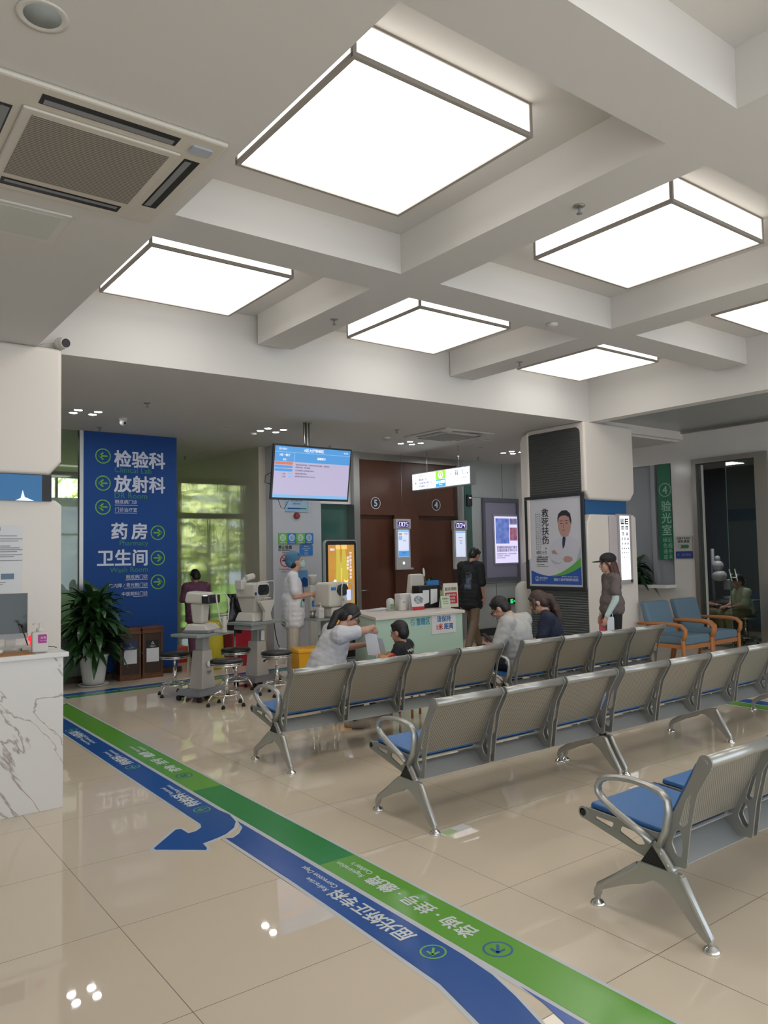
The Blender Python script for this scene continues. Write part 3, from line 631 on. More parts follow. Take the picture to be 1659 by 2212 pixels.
rp.color_ramp.elements[0].color = (.34, .28, .25, 1); rp.color_ramp.elements[0].position = 0; rp.color_ramp.elements[1].color = (.70, .67, .64, 1); rp.color_ramp.elements[1].position = .012
nt.links.new(rp.outputs[0], b.inputs['Base Color'])
t = thing('reception_desk', 'tall desk clad in white veined marble at the left edge', 'desk', (0, 0, 0))
MB().box(-1.6, 1.365, 5.345, 5.95, 0, .972).build('body', mbl, t, .002)
MB().box(-1.6, 1.395, 5.32, 6.25, .972, 1.005).build('worktop', M('white_top', (.70, .69, .67), .25), t, .006)
t = thing('desk_monitor', 'slim monitor with dark screen standing on the marble desk', 'monitor', (1.15, 5.86, 1.005), -8)
bxo('screen', M('screen_off', (.045, .05, .048), .12), -.115, .10, -.02, -.012, .10, .375, t, .002); bxo('housing', plastic, -.12, .105, -.012, .012, .062, .38, t, .004); bxo('chin', lgrey, -.12, .105, -.0135, -.011, .062, .098, t)
MB().box(-.04, .03, .0, .03, 0, .1).build('stand', plastic, t, .006); MB().rbox(-.09, .08, -.05, .08, 0, .008, .02, 'z').build('foot', plastic, t)
t = thing('keyboard', 'pale computer keyboard lying in front of the monitor', 'keyboard', (1.03, 5.66, 1.0055), -30)
MB().box(-.2, .14, -.07, .07, 0, .014).build('body', lgrey, t, .004)
mb = MB()
for r_ in range(4):
    for c_ in range(11): mb.box(-.19+c_*.029, -.166+c_*.029, -.06+r_*.031, -.034+r_*.031, .014, .02)
o = mb.build('keys', plastic, t); o['kind'] = 'stuff'
t = thing('computer_mouse', 'white computer mouse on the brown board', 'mouse', (1.0, 5.50, 1.011)); MB().ell((0, 0, .012), (.032, .052, .018)).build('body', plastic, t)
t = thing('desk_pad', 'thin brown board lying at the desk front edge', 'desk pad', (.92, 5.40, 1.0055), 2); MB().box(-.35, .27, -.07, .14, 0, .005).build('board', M('cardboard', (.38, .19, .07), .7), t)
t = thing('sanitizer_bottle', 'white pump sanitizer bottle with a magenta label on the marble desk', 'bottle', (1.235, 5.42, 1.006), -8)
MB().rbox(-.05, .05, -.03, .03, 0, .135, .012, 'y').build('body', plastic, t, .012, seg=3)
MB().lathe([(.001, .13), (.022, .13), (.022, .155), (.012, .16), (.006, .165), (.006, .185), (.001, .185)]).tube([(0, 0, .183), (0, 0, .192), (-.03, -.006, .190), (-.042, -.008, .182)], .006, 8).build('pump', plastic, t)
MB().rbox(-.012, .04, -.0325, -.0305, .062, .118, .004).build('label', M('magenta', (.45, .02, .30), .5), t)
text('label_print', [('消毒', .0, .09, .018, 'L'), ('Hand Gel', .0, .075, .010, 'L')], paper, t, y=-.0335)
t = thing('desk_telephone', 'small light phone with a glowing red lamp behind the sanitizer bottle', 'telephone', (1.235, 5.62, 1.006), -20)
MB().box(-.06, .05, -.05, .07, 0, .03).build('base', plastic, t, .008); MB().ell((-.01, .02, .075), (.022, .016, .022)).cyl((-.01, .02, .02), (-.01, .02, .06), .01).build('red_lamp', M('red_lamp', (.8, .02, .03), .4, emit=1.4), t)
MB().tube([(-.03, .0, .03), (-.05, .0, .10), (-.075, .0, .17), (-.05, .0, .14), (-.035, .0, .12)], .004, 6).tube([(-.09, .0, .172), (-.06, .0, .168)], .006, 6).build('microphone_arm', black, t)
t = thing('cable', 'thin black cable trailing across the desk end', 'cable', (0, 0, 1.006)); MB().tube([(1.27, 5.60, .004), (1.33, 5.64, .012), (1.37, 5.62, .008), (1.385, 5.60, .003)], .003, 6).build('cable', black, t)
t = thing('wall_notice', 'white notice sheet with grey lines and a blue-green foot, on the left column', 'notice', (1.02, 6.645, 1.285))
bxo('sheet', paper, 0, .36, -.004, 0, 0, .605, t)
mb = MB()
for i, (z, w) in enumerate(((.52, .2), (.497, .24), (.48, .21), (.44, .15), (.425, .22), (.41, .24), (.395, .2), (.37, .24), (.355, .18), (.325, .24), (.155, .12), (.14, .1), (.125, .08))): mb.box(.06, .06+w+.06, -.006, -.004, z, z+.006)
mb.build('print_lines', greyink, t); bxo('print_block', M('slate_print', (.15, .22, .30), .6), .205, .30, -.006, -.004, .18, .225, t)
MB().box(0, .26, -.0055, -.004, .028, .052).build('blue_band', blue, t); MB().prism([(.255, .028), (.34, .028), (.34, .052), (.275, .052)], -.006, -.004).build('green_band', green, t)
text('title', [('通知', .20, .565, .035, 'R', .01)], blue, t, y=-.006)

# ================================================================ potted dracaena, recycling bins
leaf = M('dark_leaf', (.018, .055, .016), .35, noise=(5, (.035, .10, .025), .3)); potm = M('white_pot', (.70, .70, .68), .35)
def leaves(mb, n, c, spread, L0, w, z0, z1, up=.2):
    for i in range(n):
        a = random.uniform(0, 2*pi); z = random.uniform(z0, z1); el = random.uniform(-.35, .9) + (z-z0)/(z1-z0)*.5; L_ = L0*random.uniform(.7, 1.15)
        d = V((cos(a), sin(a), 0)); p0 = V(c)+d*random.uniform(.01, spread)+V((0, 0, z)); sd_ = V((-sin(a), cos(a), 0)); rows = []
        for k in range(6):
            q = k/5; p = p0+d*(L_*q*cos(el*.8))+V((0, 0, L_*(sin(el)*q-.75*q*q*max(.2, 1-el*.4))))
            ww = w*(sin(pi*min(1, q*.9+.1))**.7)*(1 if k < 5 else .05)
            rows.append((mb._v(p-sd_*ww+V((0, 0, ww*.35))), mb._v(p), mb._v(p+sd_*ww+V((0, 0, ww*.35)))))
        for a_, b_ in zip(rows, rows[1:]):
            mb._f([a_[0], a_[1], b_[1], b_[0]], True); mb._f([a_[1], a_[2], b_[2], b_[1]], True)
random.seed(11)
t = thing('potted_plant', 'large leafy dark green plant in a white ribbed pot by the blue panel', 'potted plant', (2.98, 10.22, 0))
MB().lathe([(.001, .02), (.125, .02), (.135, .06), (.137, .065), (.143, .12), (.145, .125), (.151, .18), (.153, .185), (.159, .24), (.161, .245), (.167, .30), (.169, .305), (.175, .36), (.185, .37), (.185, .40), (.165, .40), (.16, .36), (.001, .35)], n=36).build('pot', potm, t)
MB().lathe([(.001, 0), (.16, 0), (.19, .02), (.185, .024), (.15, .008), (.001, .008)], n=36).build('saucer', potm, t)
mb = MB()
for dx_, dy_, h_ in ((0, 0, 1.0), (.06, .03, .8), (-.06, .02, .9), (.02, -.06, .7)): mb.tube([(dx_, dy_, .34), (dx_*1.4, dy_*1.4, h_*.6+.2), (dx_*2, dy_*2, h_+.05)], [.014, .012, .007], 8)
mb.build('stem', M('stem', (.09, .06, .03), .8), t)
mb = MB()
for c_ in ((0, 0, 0), (.07, .03, 0), (-.08, .02, 0), (.02, -.08, 0)): leaves(mb, 75, c_, .12, .36, .046, .42, 1.10)
leaves(mb, 50, (.08, -.02, 0), .12, .42, .046, .45, .85)
o = mb.build('foliage', leaf, t)
bw = M('bin_bronze', (.14, .055, .03), .3, .5, noise=(7, (.20, .09, .045), .3)); bd = M('bin_dark', (.05, .028, .018), .4)
def bin_(x, y, lab, pc):
    t = thing('recycling_bin', lab, 'litter bin', (x, y, 0), group='wood-framed recycling bins')
    MB().box(-.135, .135, -.12, .12, .07, .60).build('body', bd, t, .004)
    MB().box(-.145, .145, -.13, .13, 0, .05).box(-.138, .138, -.123, .123, .05, .07).build('plinth', bw, t, .004)
    mb = MB(); mb.box(-.148, .148, -.13, .13, .665, .69).box(-.14, .14, -.125, .125, .64, .665).box(-.146, .146, -.13, .13, .60, .64); mb.build('hood', bw, t, .004)
    for x_ in (-.128, .128): bxo('post', bw, x_-.012, x_+.012, -.128, -.118, .06, .6, t)
    bxo('sign_plate', pc, -.085, .085, -.124, -.12, .40, .51, t); bxo('paper_label', paper, -.085, .085, -.125, -.12, .215, .40, t)
    mb = MB(); 
    for a_ in (90, 210, 330): mb.tube([(.022*cos(R(a_)), -.1245, .465+.022*sin(R(a_))), (.022*cos(R(a_+120)), -.1245, .465+.022*sin(R(a_+120)))], .003, 6)
    mb.build('recycle_mark', paper, t)
    text('print', [('垃圾分类', 0, .42, .02, 'C'), ('Recyclable', 0, .41, .009, 'C')], paper, t, y=-.125)
bin_(3.475, 10.40, 'bronze framed recycling bin with a blue sign plate, nearest the plant', M('plate_blue', (.02, .04, .15), .5)); bin_(3.785, 10.42, 'bronze framed recycling bin with a black sign plate, nearest the passage', M('plate_black', (.012, .012, .012), .5))

# ================================================================ instrument carts, stools, refractometers
gtop = M('table_grey', (.27, .30, .29), .4); gcol = M('column_grey', (.48, .46, .43), .4); gbase = M('base_lilac_grey', (.20, .20, .23), .45)
def cart(x, y, rz, h, lab, w=.30, dp=.22):
    t = thing('instrument_table', lab, 'instrument table', (x, y, 0), rz, 'wheeled instrument tables')
    MB().rbox(-w, w, -dp, dp, h-.03, h, .03, 'z').build('table_top', gtop, t, .004)
    MB().box(-.05, .05, -.05, .07, .42, h-.03).build('inner_column', lgrey, t, .006)
    MB().hexa([(-.11, -.09, .12), (.11, -.09, .12), (.11, .11, .12), (-.11, .11, .12)], [(-.075, -.065, .55), (.075, -.065, .55), (.075, .09, .55), (-.075, .09, .55)]).build('column', gcol, t, .006)
    MB().hexa([(-.26, -.2, .065), (.26, -.2, .065), (.26, .2, .065), (-.26, .2, .065)], [(-.22, -.16, .125), (.22, -.16, .125), (.22, .16, .125), (-.22, .16, .125)]).build('base', gbase, t, .01)
    for sx in (-.22, .22):
        for sy in (-.16, .16):
            MB().cyl((sx-.014, sy, .03), (sx+.014, sy, .03), .03, n=18).box(sx-.01, sx+.01, sy-.01, sy+.01, .04, .07).build('caster', black, t)
    MB().ell((0, -.098, .40), (.035, .004, .035)).build('round_label', paper, t)
    return t
c1_ = cart(3.66, 8.36, 22, .75, 'wheeled grey instrument table at the front, its column carrying a round label')
bxo('name_plate', steel, -.03, .03, -.106, -.098, .30, .325, c1_)
c2_ = cart(4.58, 8.78, 20, .80, 'wheeled grey instrument table behind the front stool, in line with the nurse', .34, .22)
bxo('drawer', lgrey, -.30, -.05, -.18, .12, .71, .77, c2_, .006); bxo('column_label', paper, -.03, .03, -.09, -.08, .56, .68, c2_)
MB().tube([(.2, -.1, .78), (.16, -.16, .62), (.19, -.17, .5), (.24, -.16, .44)], .006, 6).tube([(.26, -.18, .77), (.31, -.2, .75), (.29, -.2, .71), (.25, -.19, .74)], .005, 6).build('cable', black, c2_)
MB().hexa([(.16, -.19, .25), (.33, -.17, .22), (.34, -.165, .225), (.17, -.185, .255)], [(.20, -.19, .45), (.36, -.17, .42), (.36, -.165, .42), (.2, -.185, .45)]).build('hanging_tag', paper, c2_)
c3_ = cart(5.55, 8.68, 0, .79, 'wheeled instrument table right of the nurse, with the third refractometer', .28, .21)
stm = M('stool_vinyl', (.012, .012, .013), .35)
def stool(h):
    t = thing('round_stool', '', 'stool')
    MB().lathe([(.001, h-.045), (.16, h-.045), (.178, h-.03), (.18, h-.01), (.165, h), (.001, h+.004)], n=36).build('seat', stm, t)
    mb = MB()
    for z in (h-.058, h-.04): mb.lathe([(.165, z-.008), (.176, z-.006), (.18, z), (.176, z+.006), (.165, z+.008)], n=36)
    mb.build('seat_band', chrome, t)
    MB().cyl((0, 0, .3), (0, 0, h-.05), .014).cyl((0, 0, .13), (0, 0, .33), .024).build('pillar', chrome, t)
    mb = MB(); mb.tube([(.155*cos(2*pi*i/28), .155*sin(2*pi*i/28), .13) for i in range(28)], .011, 8, close=True); mb.build('foot_ring', chrome, t)
    for i in range(5):
        a = R(72*i+18); c_, s_ = cos(a), sin(a)
        o = MB().tube([(.02*c_, .02*s_, .15), (.10*c_, .10*s_, .145), (.16*c_, .16*s_, .12), (.195*c_, .195*s_, .07), (.2*c_, .2*s_, .03)], .011, 8).build('leg', chrome, t)
        MB().lathe([(.001, 0), (.022, 0), (.020, .02), (.014, .034), (.001, .034)], (.2*c_, .2*s_, 0)).build('foot', black, o)
    MB().tube([(.02, .02, h-.08), (.12, .10, h-.10), (.15, .13, h-.13)], [.006, .006, .012], 8).build('lever', black, t)
    return t
s0 = stool(.50); s0.location = (3.68, 7.78, 0); tag(s0, 'black round chrome stool nearest the benches, between the two front tables', 'stool', 'round chrome stools')
for x, y, rz, lab in ((3.50, 8.80, 40, 'black round stool half hidden behind the front instrument table'), (4.20, 8.62, 10, 'black round stool behind the nearest stool, by the red bin'), (4.42, 8.0, 70, 'black round stool left of the yellow bin'), (5.46, 8.25, 0, 'black round stool under the third instrument table')):
    o = copy_tree(s0); o.location = (x, y, 0); o.rotation_euler = (0, 0, R(rz)); o['label'] = lab
# the refractometers: patient side towards -y
visor = M('smoked_visor', (.022, .024, .026), .12)
t = thing('refractometer', 'grey and white eye refractometer with an oval forehead loop on the front table', 'eye instrument', (3.70, 8.37, .751), 35, 'eye test instruments')
MB().hexa([(-.16, -.13, .02), (.16, -.13, .02), (.16, .2, .02), (-.16, .2, .02)], [(-.12, -.06, .10), (.12, -.06, .10), (.13, .18, .10), (-.13, .18, .10)]).build('base', offw, t, .02, seg=4)
MB().box(-.165, .165, -.135, .205, .0, .035).build('foot_skirt', grey, t, .01)
MB().hexa([(-.07, -.0, .1), (.07, -.0, .1), (.07, .14, .1), (-.07, .14, .1)], [(-.08, -.02, .34), (.08, -.02, .34), (.09, .16, .34), (-.09, .16, .34)]).build('neck', offw, t, .03, seg=4)
MB().hexa([(-.12, -.10, .32), (.12, -.10, .32), (.12, .22, .34), (-.12, .22, .34)], [(-.10, -.07, .455), (.10, -.07, .455), (.10, .20, .475), (-.10, .20, .475)]).build('head', offw, t, .035, seg=4)
MB().box(-.13, .13, -.125, -.02, .33, .43).build('visor', visor, t, .02, seg=3)
MB().cyl((0, -.13, .38), (0, -.10, .38), .03).build('lens', black, t)
mb = MB(); mb.tube([(-.03, -.24, .06), (-.09, -.24, .14), (-.125, -.235, .28), (-.125, -.22, .38), (-.10, -.20, .44), (.10, -.20, .44), (.125, -.22, .38), (.125, -.235, .28), (.09, -.24, .14), (.03, -.24, .06)], .009, 8); mb.build('forehead_loop', plastic, t)
MB().cyl((0, -.24, 0), (0, -.24, .19), .036, .03).box(-.06, .06, -.27, -.20, .20, .21).tube([(-.10, -.24, .18), (-.04, -.24, .165), (.04, -.24, .165), (.10, -.24, .18)], .008, 8).build('chin_rest', offw, t, .003)
MB().box(-.04, .04, -.26, -.10, 0, .03).build('front_arm', offw, t, .004)
t = thing('refractometer', 'cream eye refractometer with a rounded square window on the middle table', 'eye instrument', (4.56, 8.80, .801), 22, 'eye test instruments')
MB().hexa([(-.17, -.12, 0), (.15, -.12, 0), (.15, .2, 0), (-.17, .2, 0)], [(-.12, -.07, .11), (.13, -.07, .11), (.13, .18, .11), (-.12, .18, .11)]).build('base', offw, t, .02, seg=4)
MB().hexa([(-.09, -.06, .1), (.09, -.06, .1), (.09, .15, .1), (-.09, .15, .1)], [(-.13, -.12, .30), (.13, -.12, .30), (.12, .2, .30), (-.12, .2, .30)]).build('neck', offw, t, .02, seg=4)
MB().box(-.15, .15, -.13, .2, .29, .48).build('head', offw, t, .04, seg=4)
MB().rbox(-.095, .115, -.138, -.12, .325, .455, .045).build('visor', visor, t, .004); MB().cyl((.01, -.145, .39), (.01, -.12, .39), .022).build('lens', black, t)
MB().rbox(-.148, -.11, -.136, -.128, .33, .365, .004).build('label', blue, t)
mb = MB(); mb.tube([(-.15, -.16, .26), (-.15, -.17, .44), (-.13, -.17, .49), (.15, -.17, .50), (.175, -.17, .47), (.175, -.16, .26), (.14, -.16, .22), (-.12, -.16, .24), (-.15, -.16, .26)], .007, 8); mb.build('forehead_loop', plastic, t)
MB().prism([(-.05, 0), (.09, 0), (.07, .1), (.15, .24), (.12, .26), (-.10, .26), (-.13, .24), (-.03, .12)], -.20, -.15).box(-.06, .08, -.20, -.16, .28, .295).build('chin_rest', offw, t, .008)
MB().cyl((-.08, .1, .48), (-.08, .1, .55), .03).cyl((-.10, .06, .54), (.04, .06, .56), .04).box(-.2, -.1, .05, .16, .40, .52).build('monitor_arm', offw, t, .01)
t = thing('refractometer', 'boxy cream eye instrument with a lit side screen, right of the nurse', 'eye instrument', (5.62, 8.60, .791), 8, 'eye test instruments')
MB().box(-.14, .14, -.12, .16, .0, .14).build('base', offw, t, .03, seg=3)
MB().hexa([(-.20, -.14, .14), (.17, -.14, .14), (.17, .2, .14), (-.20, .2, .14)], [(-.17, -.12, .46), (.15, -.12, .46), (.15, .18, .46), (-.17, .18, .46)]).build('head', offw, t, .035, seg=4)
MB().prism(rounded([(-.06, .34), (-.04, .42), (.04, .44), (.10, .43), (.13, .38), (.09, .29), (0, .28), (-.03, .30)], .02), -.155, -.13).build('visor', visor, t, .004)
mb = MB(); mb.tube([(-.02, -.18, .16), (-.02, -.185, .40), (.0, -.185, .45), (.14, -.185, .45), (.17, -.185, .42), (.17, -.18, .22), (.14, -.18, .16), (-.02, -.18, .16)], .008, 8); mb.build('forehead_loop', plastic, t)
MB().box(.02, .07, -.19, -.15, .22, .25).build('chin_rest', offw, t, .006); bxo('lit_screen', M('pale_screen', (.50, .55, .80), .3, emit=.7), .095, .165, -.16, -.15, .22, .36, t); bxo('label', blue2, -.15, -.08, -.14, -.125, .36, .40, t)
t = thing('sanitizer_bottle', 'white pump bottle on the instrument table beside the nurse', 'bottle', (5.37, 8.53, .791), 0)
MB().rbox(-.04, .04, -.025, .025, 0, .14, .012, 'y').build('body', plastic, t, .01); MB().lathe([(.001, .13), (.016, .13), (.014, .16), (.005, .165), (.005, .2), (.001, .2)]).tube([(0, 0, .198), (-.035, 0, .196), (-.042, 0, .188)], .005, 8).build('pump', plastic, t)
bxo('label', red, -.02, .025, -.028, -.024, .095, .10, t)
t = thing('metal_canister', 'small steel canister with lid beside the pump bottle', 'canister', (5.32, 8.66, .791)); MB().cyl((0, 0, 0), (0, 0, .09), .035).cyl((0, 0, .09), (0, 0, .10), .037).build('body', steel, t)
t = thing('wipes_dispenser', 'narrow white dispenser post with blue labels behind the nurse hands', 'dispenser', (6.0, 9.75, 0))
MB().box(-.06, .06, -.04, .04, .0, 1.18).build('post', plastic, t, .01); bxo('label', blue2, -.04, .04, -.045, -.04, .86, .95, t); bxo('bin_label', grey, -.03, .03, -.045, -.04, .76, .81, t); MB().lathe([(.001, 1.18), (.05, 1.18), (.055, 1.28), (.07, 1.30), (.06, 1.33), (.001, 1.33)]).build('cup', plastic, t)

# ---- bins
yel = M('yellow_plastic', (.85, .42, .01), .4)
t = thing('medical_waste_bin', 'bright yellow lidded plastic bin beside the seated woman', 'waste bin', (5.09, 8.42, 0), -8)
MB().hexa([(-.15, -.12, 0), (.15, -.12, 0), (.15, .12, 0), (-.15, .12, 0)], [(-.175, -.145, .40), (.175, -.145, .40), (.175, .145, .40), (-.175, .145, .40)]).build('body', yel, t, .012)
MB().hexa([(-.185, -.155, .40), (.185, -.155, .40), (.185, .155, .40), (-.185, .155, .40)], [(-.18, -.15, .44), (.18, -.15, .44), (.17, .14, .455), (-.17, .14, .455)]).build('lid', yel, t, .008)
mb = MB()
for x_ in (.03, .06, .09): mb.box(x_, x_+.012, -.16, -.12, .05, .36)
mb.box(-.01, .15, -.165, -.14, .36, .40); mb.build('hinge_ribs', yel, t, .003)
t = thing('waste_bin', 'red waste bin behind the stools', 'waste bin', (5.25, 10.6, 0)); MB().hexa([(-.20, -.15, 0), (.20, -.15, 0), (.20, .15, 0), (-.20, .15, 0)], [(-.23, -.18, .60), (.23, -.18, .60), (.23, .18, .60), (-.23, .18, .60)]).build('body', M('red_plastic', (.42, .012, .03), .4), t, .015)
MB().box(-.24, .24, -.19, .19, .60, .64).build('lid', M('red_plastic', (.42, .012, .03), .4), t, .015)
t = thing('yellow_bag', 'crumpled yellow plastic bag left of the red bin', 'bag', (4.72, 10.45, 0))
def crumple(o, amt, sc, seed=0):
    import mathutils
    for v in o.data.vertices:
        n_ = mathutils.noise.noise_vector(v.co*sc+V((seed, 0, 0))); v.co += n_*amt
o = MB().lathe([(.001, 0), (.13, .0), (.17, .2), (.16, .45), (.12, .62), (.14, .70), (.06, .66), (.001, .6)], n=30).build('bag', M('yellow_bag', (.62, .50, .03), .35), t); crumple(o, .035, 9)
t = thing('black_bag', 'black rubbish bag hanging beside the middle instrument table', 'bag', (4.47, 9.2, .62))
o = MB().lathe([(.001, 0), (.09, .02), (.13, .12), (.12, .25), (.09, .36), (.05, .44), (.09, .50), (.03, .46), (.001, .44)], n=26, sx=1.1, sy=.7).build('bag', M('black_bag', (.012, .012, .013), .25), t); crumple(o, .04, 10, 3)
MB().cyl((0, 0, -.62), (0, 0, .05), .012).cyl((0, 0, -.62), (0, 0, -.60), .1).build('stand', steel, t)
for x, y, z, c_, lab in ((4.62, 11.6, 0, (.45, .03, .02), 'low red box on the passage floor past the blue panel'), ):
    t = thing('storage_box', lab, 'box', (x, y, z)); MB().box(-.2, .14, -.15, .15, 0, .13).build('body', M('red_box', c_, .5), t, .006); MB().box(-.21, .15, -.16, .16, .13, .24).build('lid', M('red_box2', (.55, .08, .05), .5), t, .01)

# ================================================================ mint counter
mint = M('mint_laminate', (.47, .66, .56), .35); mtop = M('counter_cream', (.72, .66, .60), .4)
t = thing('dispensing_counter', 'pale mint counter with a cream top, blue lettering on its front', 'counter', (0, 0, 0))
fp = [(5.47, 7.46), (6.99, 7.53), (7.38, 8.72), (5.95, 8.66)]
MB().prism([(5.49, 7.49), (6.965, 7.555), (7.34, 8.68), (5.97, 8.62)], 0, .815, 'z').build('body', mint, t, .003)
MB().prism(fp, .815, .852, 'z').build('worktop', mtop, t, .005)
TM = MX.Translation((0, 0, 0)) @ MX(((cos(.0465), -sin(.0465), 0, 5.49), (sin(.0465), cos(.0465), 0, 7.487), (0, 0, 1, 0), (0, 0, 0, 1)))
cb_ = M('counter_blue_text', (.03, .24, .42), .5)
text('lettering', [('散瞳区', .655, .715, .10, 'L', .012, .8)], cb_, t, mtx=TM @ XZ)
mb = MB(); mb.T = TM; mb.ring(.598, .752, .040, .005, 0); mb.ring(.592, .760, .017, .004, 0); mb.tube([(.604, -.002, .748), (.622, -.002, .73)], .003, 6); mb.build('magnifier_symbol', cb_, t)
n_ = thing('distance_notice', 'white paper notice taped on the mint counter front, asking for one metre', 'notice', (6.405, 7.527, .575), 2.66)
bxo('sheet', paper, 0, .43, -.003, 0, 0, .285, n_); MB().box(.005, .295, -.0045, -.003, .25, .272).build('blue_band', blue2, n_); MB().box(.295, .42, -.0045, -.003, .25, .272).build('green_band', green, n_)
text('lettering', [('请保持', .215, .155, .085, 'C', .012), ('距离', .215, .055, .085, 'L', .012)], M('notice_blue', (.02, .16, .42), .5), n_, y=-.0045); text('red_lettering', [('1米', .068, .055, .085, 'L', .014)], red, n_, y=-.0045)
zc = .853
def stand_card(name, lab, cat, x, y, rz, w, h, lean, mats, prt=None, grp=None):
    t = thing(name, lab, cat, (x, y, zc), rz, grp)
    MB().hexa([(-w/2, 0, 0), (w/2, 0, 0), (w/2, .006, 0), (-w/2, .006, 0)], [(-w/2, lean, h), (w/2, lean, h), (w/2, lean+.006, h), (-w/2, lean+.006, h)]).build('front_panel', mats, t)
    MB().hexa([(-w/2, .09, 0), (w/2, .09, 0), (w/2, .095, 0), (-w/2, .095, 0)], [(-w/2, lean+.006, h-.004), (w/2, lean+.006, h-.004), (w/2, lean+.01, h-.002), (-w/2, lean+.01, h-.002)]).build('back_panel', mats, t)
    return t
def leanT(w, h, lean):
    a = math.atan2(lean, h); return MX.Rotation(-a, 4, 'X') @ MX.Translation((0, -.002, 0)) @ XZ
t = stand_card('desk_calendar', 'tent desk calendar with an oval photo and a red foot band', 'calendar', 6.60, 8.02, -4, .20, .22, .04, paper)
mb = MB(); mb.T = MX.Rotation(-math.atan2(.04, .22), 4, 'X'); mb.box(-.1, .1, -.002, 0, 0, .045); mb.build('red_band', red, t)
mb = MB(); mb.T = MX.Rotation(-math.atan2(.04, .22), 4, 'X'); mb.disc(.02, .135, .075, -.001, r2=.055); mb.build('oval_photo', M('photo_grey', (.12, .14, .17), .5, noise=(30, (.55, .58, .62), .15)), t)
t = thing('tissue_box', 'white plastic box behind the calendar', 'box', (6.52, 8.2, zc)); MB().box(-.13, .10, -.05, .08, 0, .22).build('body', plastic, t, .015)
t = thing('sanitizer_bottle', 'white pump bottle on the mint counter beside the calendar', 'bottle', (6.38, 8.10, zc))
MB().rbox(-.045, .045, -.03, .03, 0, .15, .012, 'y').build('body', plastic, t, .012); MB().lathe([(.001, .14), (.016, .14), (.014, .17), (.005, .175), (.005, .205), (.001, .205)]).tube([(0, 0, .203), (-.03, 0, .203), (-.037, 0, .195)], .005, 8).build('pump', plastic, t); bxo('label', red, -.01, .035, -.033, -.029, .11, .117, t)
t = thing('wipes_tub', 'round translucent tub behind the pump bottle', 'tub', (6.29, 8.24, zc)); MB().lathe([(.001, 0), (.05, 0), (.055, .12), (.045, .15), (.02, .165), (.001, .165)]).build('body', M('tub', (.55, .58, .56), .3), t); bxo('label', M('olive', (.25, .32, .14), .5), -.03, .03, -.056, -.045, .02, .09, t)
t = thing('paper_stack', 'loose stack of white papers at the left end of the mint counter', 'papers', (6.22, 8.40, zc)); mb = MB()
for i in range(5): mb.T = MX.Rotation(R(i*9-14), 4, 'Z') @ MX.Translation((i*.03-.05, 0, i*.004)); mb.box(-.15, .15, -.1, .1, 0, .003)
mb.build('sheets', paper, t); 
t = thing('black_holder', 'black organiser box holding folded white slips', 'organiser', (6.95, 8.25, zc)); MB().box(-.19, .19, -.06, .10, 0, .31).build('body', black, t, .006)
for x_, w_, h_ in ((-.085, .11, .20), (.06, .12, .21)):
    o = MB().hexa([(x_-w_/2, -.075, .05), (x_+w_/2, -.075, .08), (x_+w_/2, -.065, .08), (x_-w_/2, -.065, .05)], [(x_-w_/2, -.08, .05+h_), (x_+w_/2, -.08, .05+h_), (x_+w_/2, -.07, .05+h_), (x_-w_/2, -.07, .05+h_)]).build('paper_slip', paper, t)
t = thing('leaflet_rack', 'white plastic leaflet rack at the back of the mint counter', 'rack', (6.98, 8.52, zc)); MB().hexa([(-.16, -.05, 0), (.14, -.05, 0), (.14, .08, 0), (-.16, .08, 0)], [(-.11, -.02, .46), (.13, -.02, .46), (.13, .06, .47), (-.11, .06, .47)]).build('body', offw, t, .02)
t = stand_card('counter_sign', 'blue upright leaflet sign with white text in the middle of the counter', 'sign', 7.20, 8.40, -8, .20, .37, .02, blue2, grp='upright cards on the counter')
text('lettering', [('温馨提示', 0, .15, .042, 'C', .01), ('Notice', -.05, .27, .02, 'C')], paper, t, mtx=leanT(.2, .37, .02))
t = thing('round_fan_leaflet', 'round pale green leaflet leaning on the counter', 'leaflet', (7.20, 8.22, zc), -6); mb = MB(); mb.T = MX.Rotation(-.15, 4, 'X'); mb.disc(0, .115, .115, 0); mb.build('disc', M('lime', (.42, .60, .22), .5), t); MB().box(-.045, .045, -.03, .03, 0, .05).build('clear_base', M('acrylic', (.5, .55, .52), .1), t)
t = stand_card('counter_card', 'small cream card with green print leaning at the counter front', 'card', 7.07, 7.99, -14, .14, .165, .03, M('cream_card', (.62, .68, .55), .6), grp='upright cards on the counter')
text('lettering', [('温馨提示', 0, .12, .026, 'C', .01), ('请您排队', 0, .085, .02, 'C'), ('保持安静', 0, .055, .02, 'C')], M('card_green', (.25, .36, .12), .6), t, mtx=leanT(.14, .165, .03))
t = stand_card('counter_sign', 'tall white upright sign with a red block of white characters, right end of counter', 'sign', 7.23, 8.06, -4, .25, .335, .012, M('sign_card', (.72, .70, .60), .6), grp='upright cards on the counter')
mb = MB(); mb.T = MX.Rotation(-math.atan2(.012, .335), 4, 'X'); mb.rbox(-.10, .105, -.003, -.001, .05, .205, .01); mb.build('red_block', red, t)
text('lettering', [('就诊须知', 0, .235, .052, 'C', .004)], ink, t, mtx=leanT(.25, .335, .012)); text('white_lettering', [('散瞳后请勿', 0, .16, .034, 'C', .01), ('开车注意', 0, .115, .034, 'C', .01), ('避免强光', 0, .07, .034, 'C', .01)], paper, t, mtx=leanT(.25, .335, .012) @ MX.Translation((0, 0, .002)))
t = thing('potted_lily', 'peace lily with one white flower behind the counter signs', 'potted plant', (7.30, 8.60, zc)); MB().lathe([(.001, 0), (.06, 0), (.075, .13), (.06, .13), (.001, .12)]).build('pot', dgreen, t)
mb = MB(); random.seed(5); leaves(mb, 60, (0, 0, 0), .04, .22, .028, .10, .30); mb.build('foliage', leaf, t)
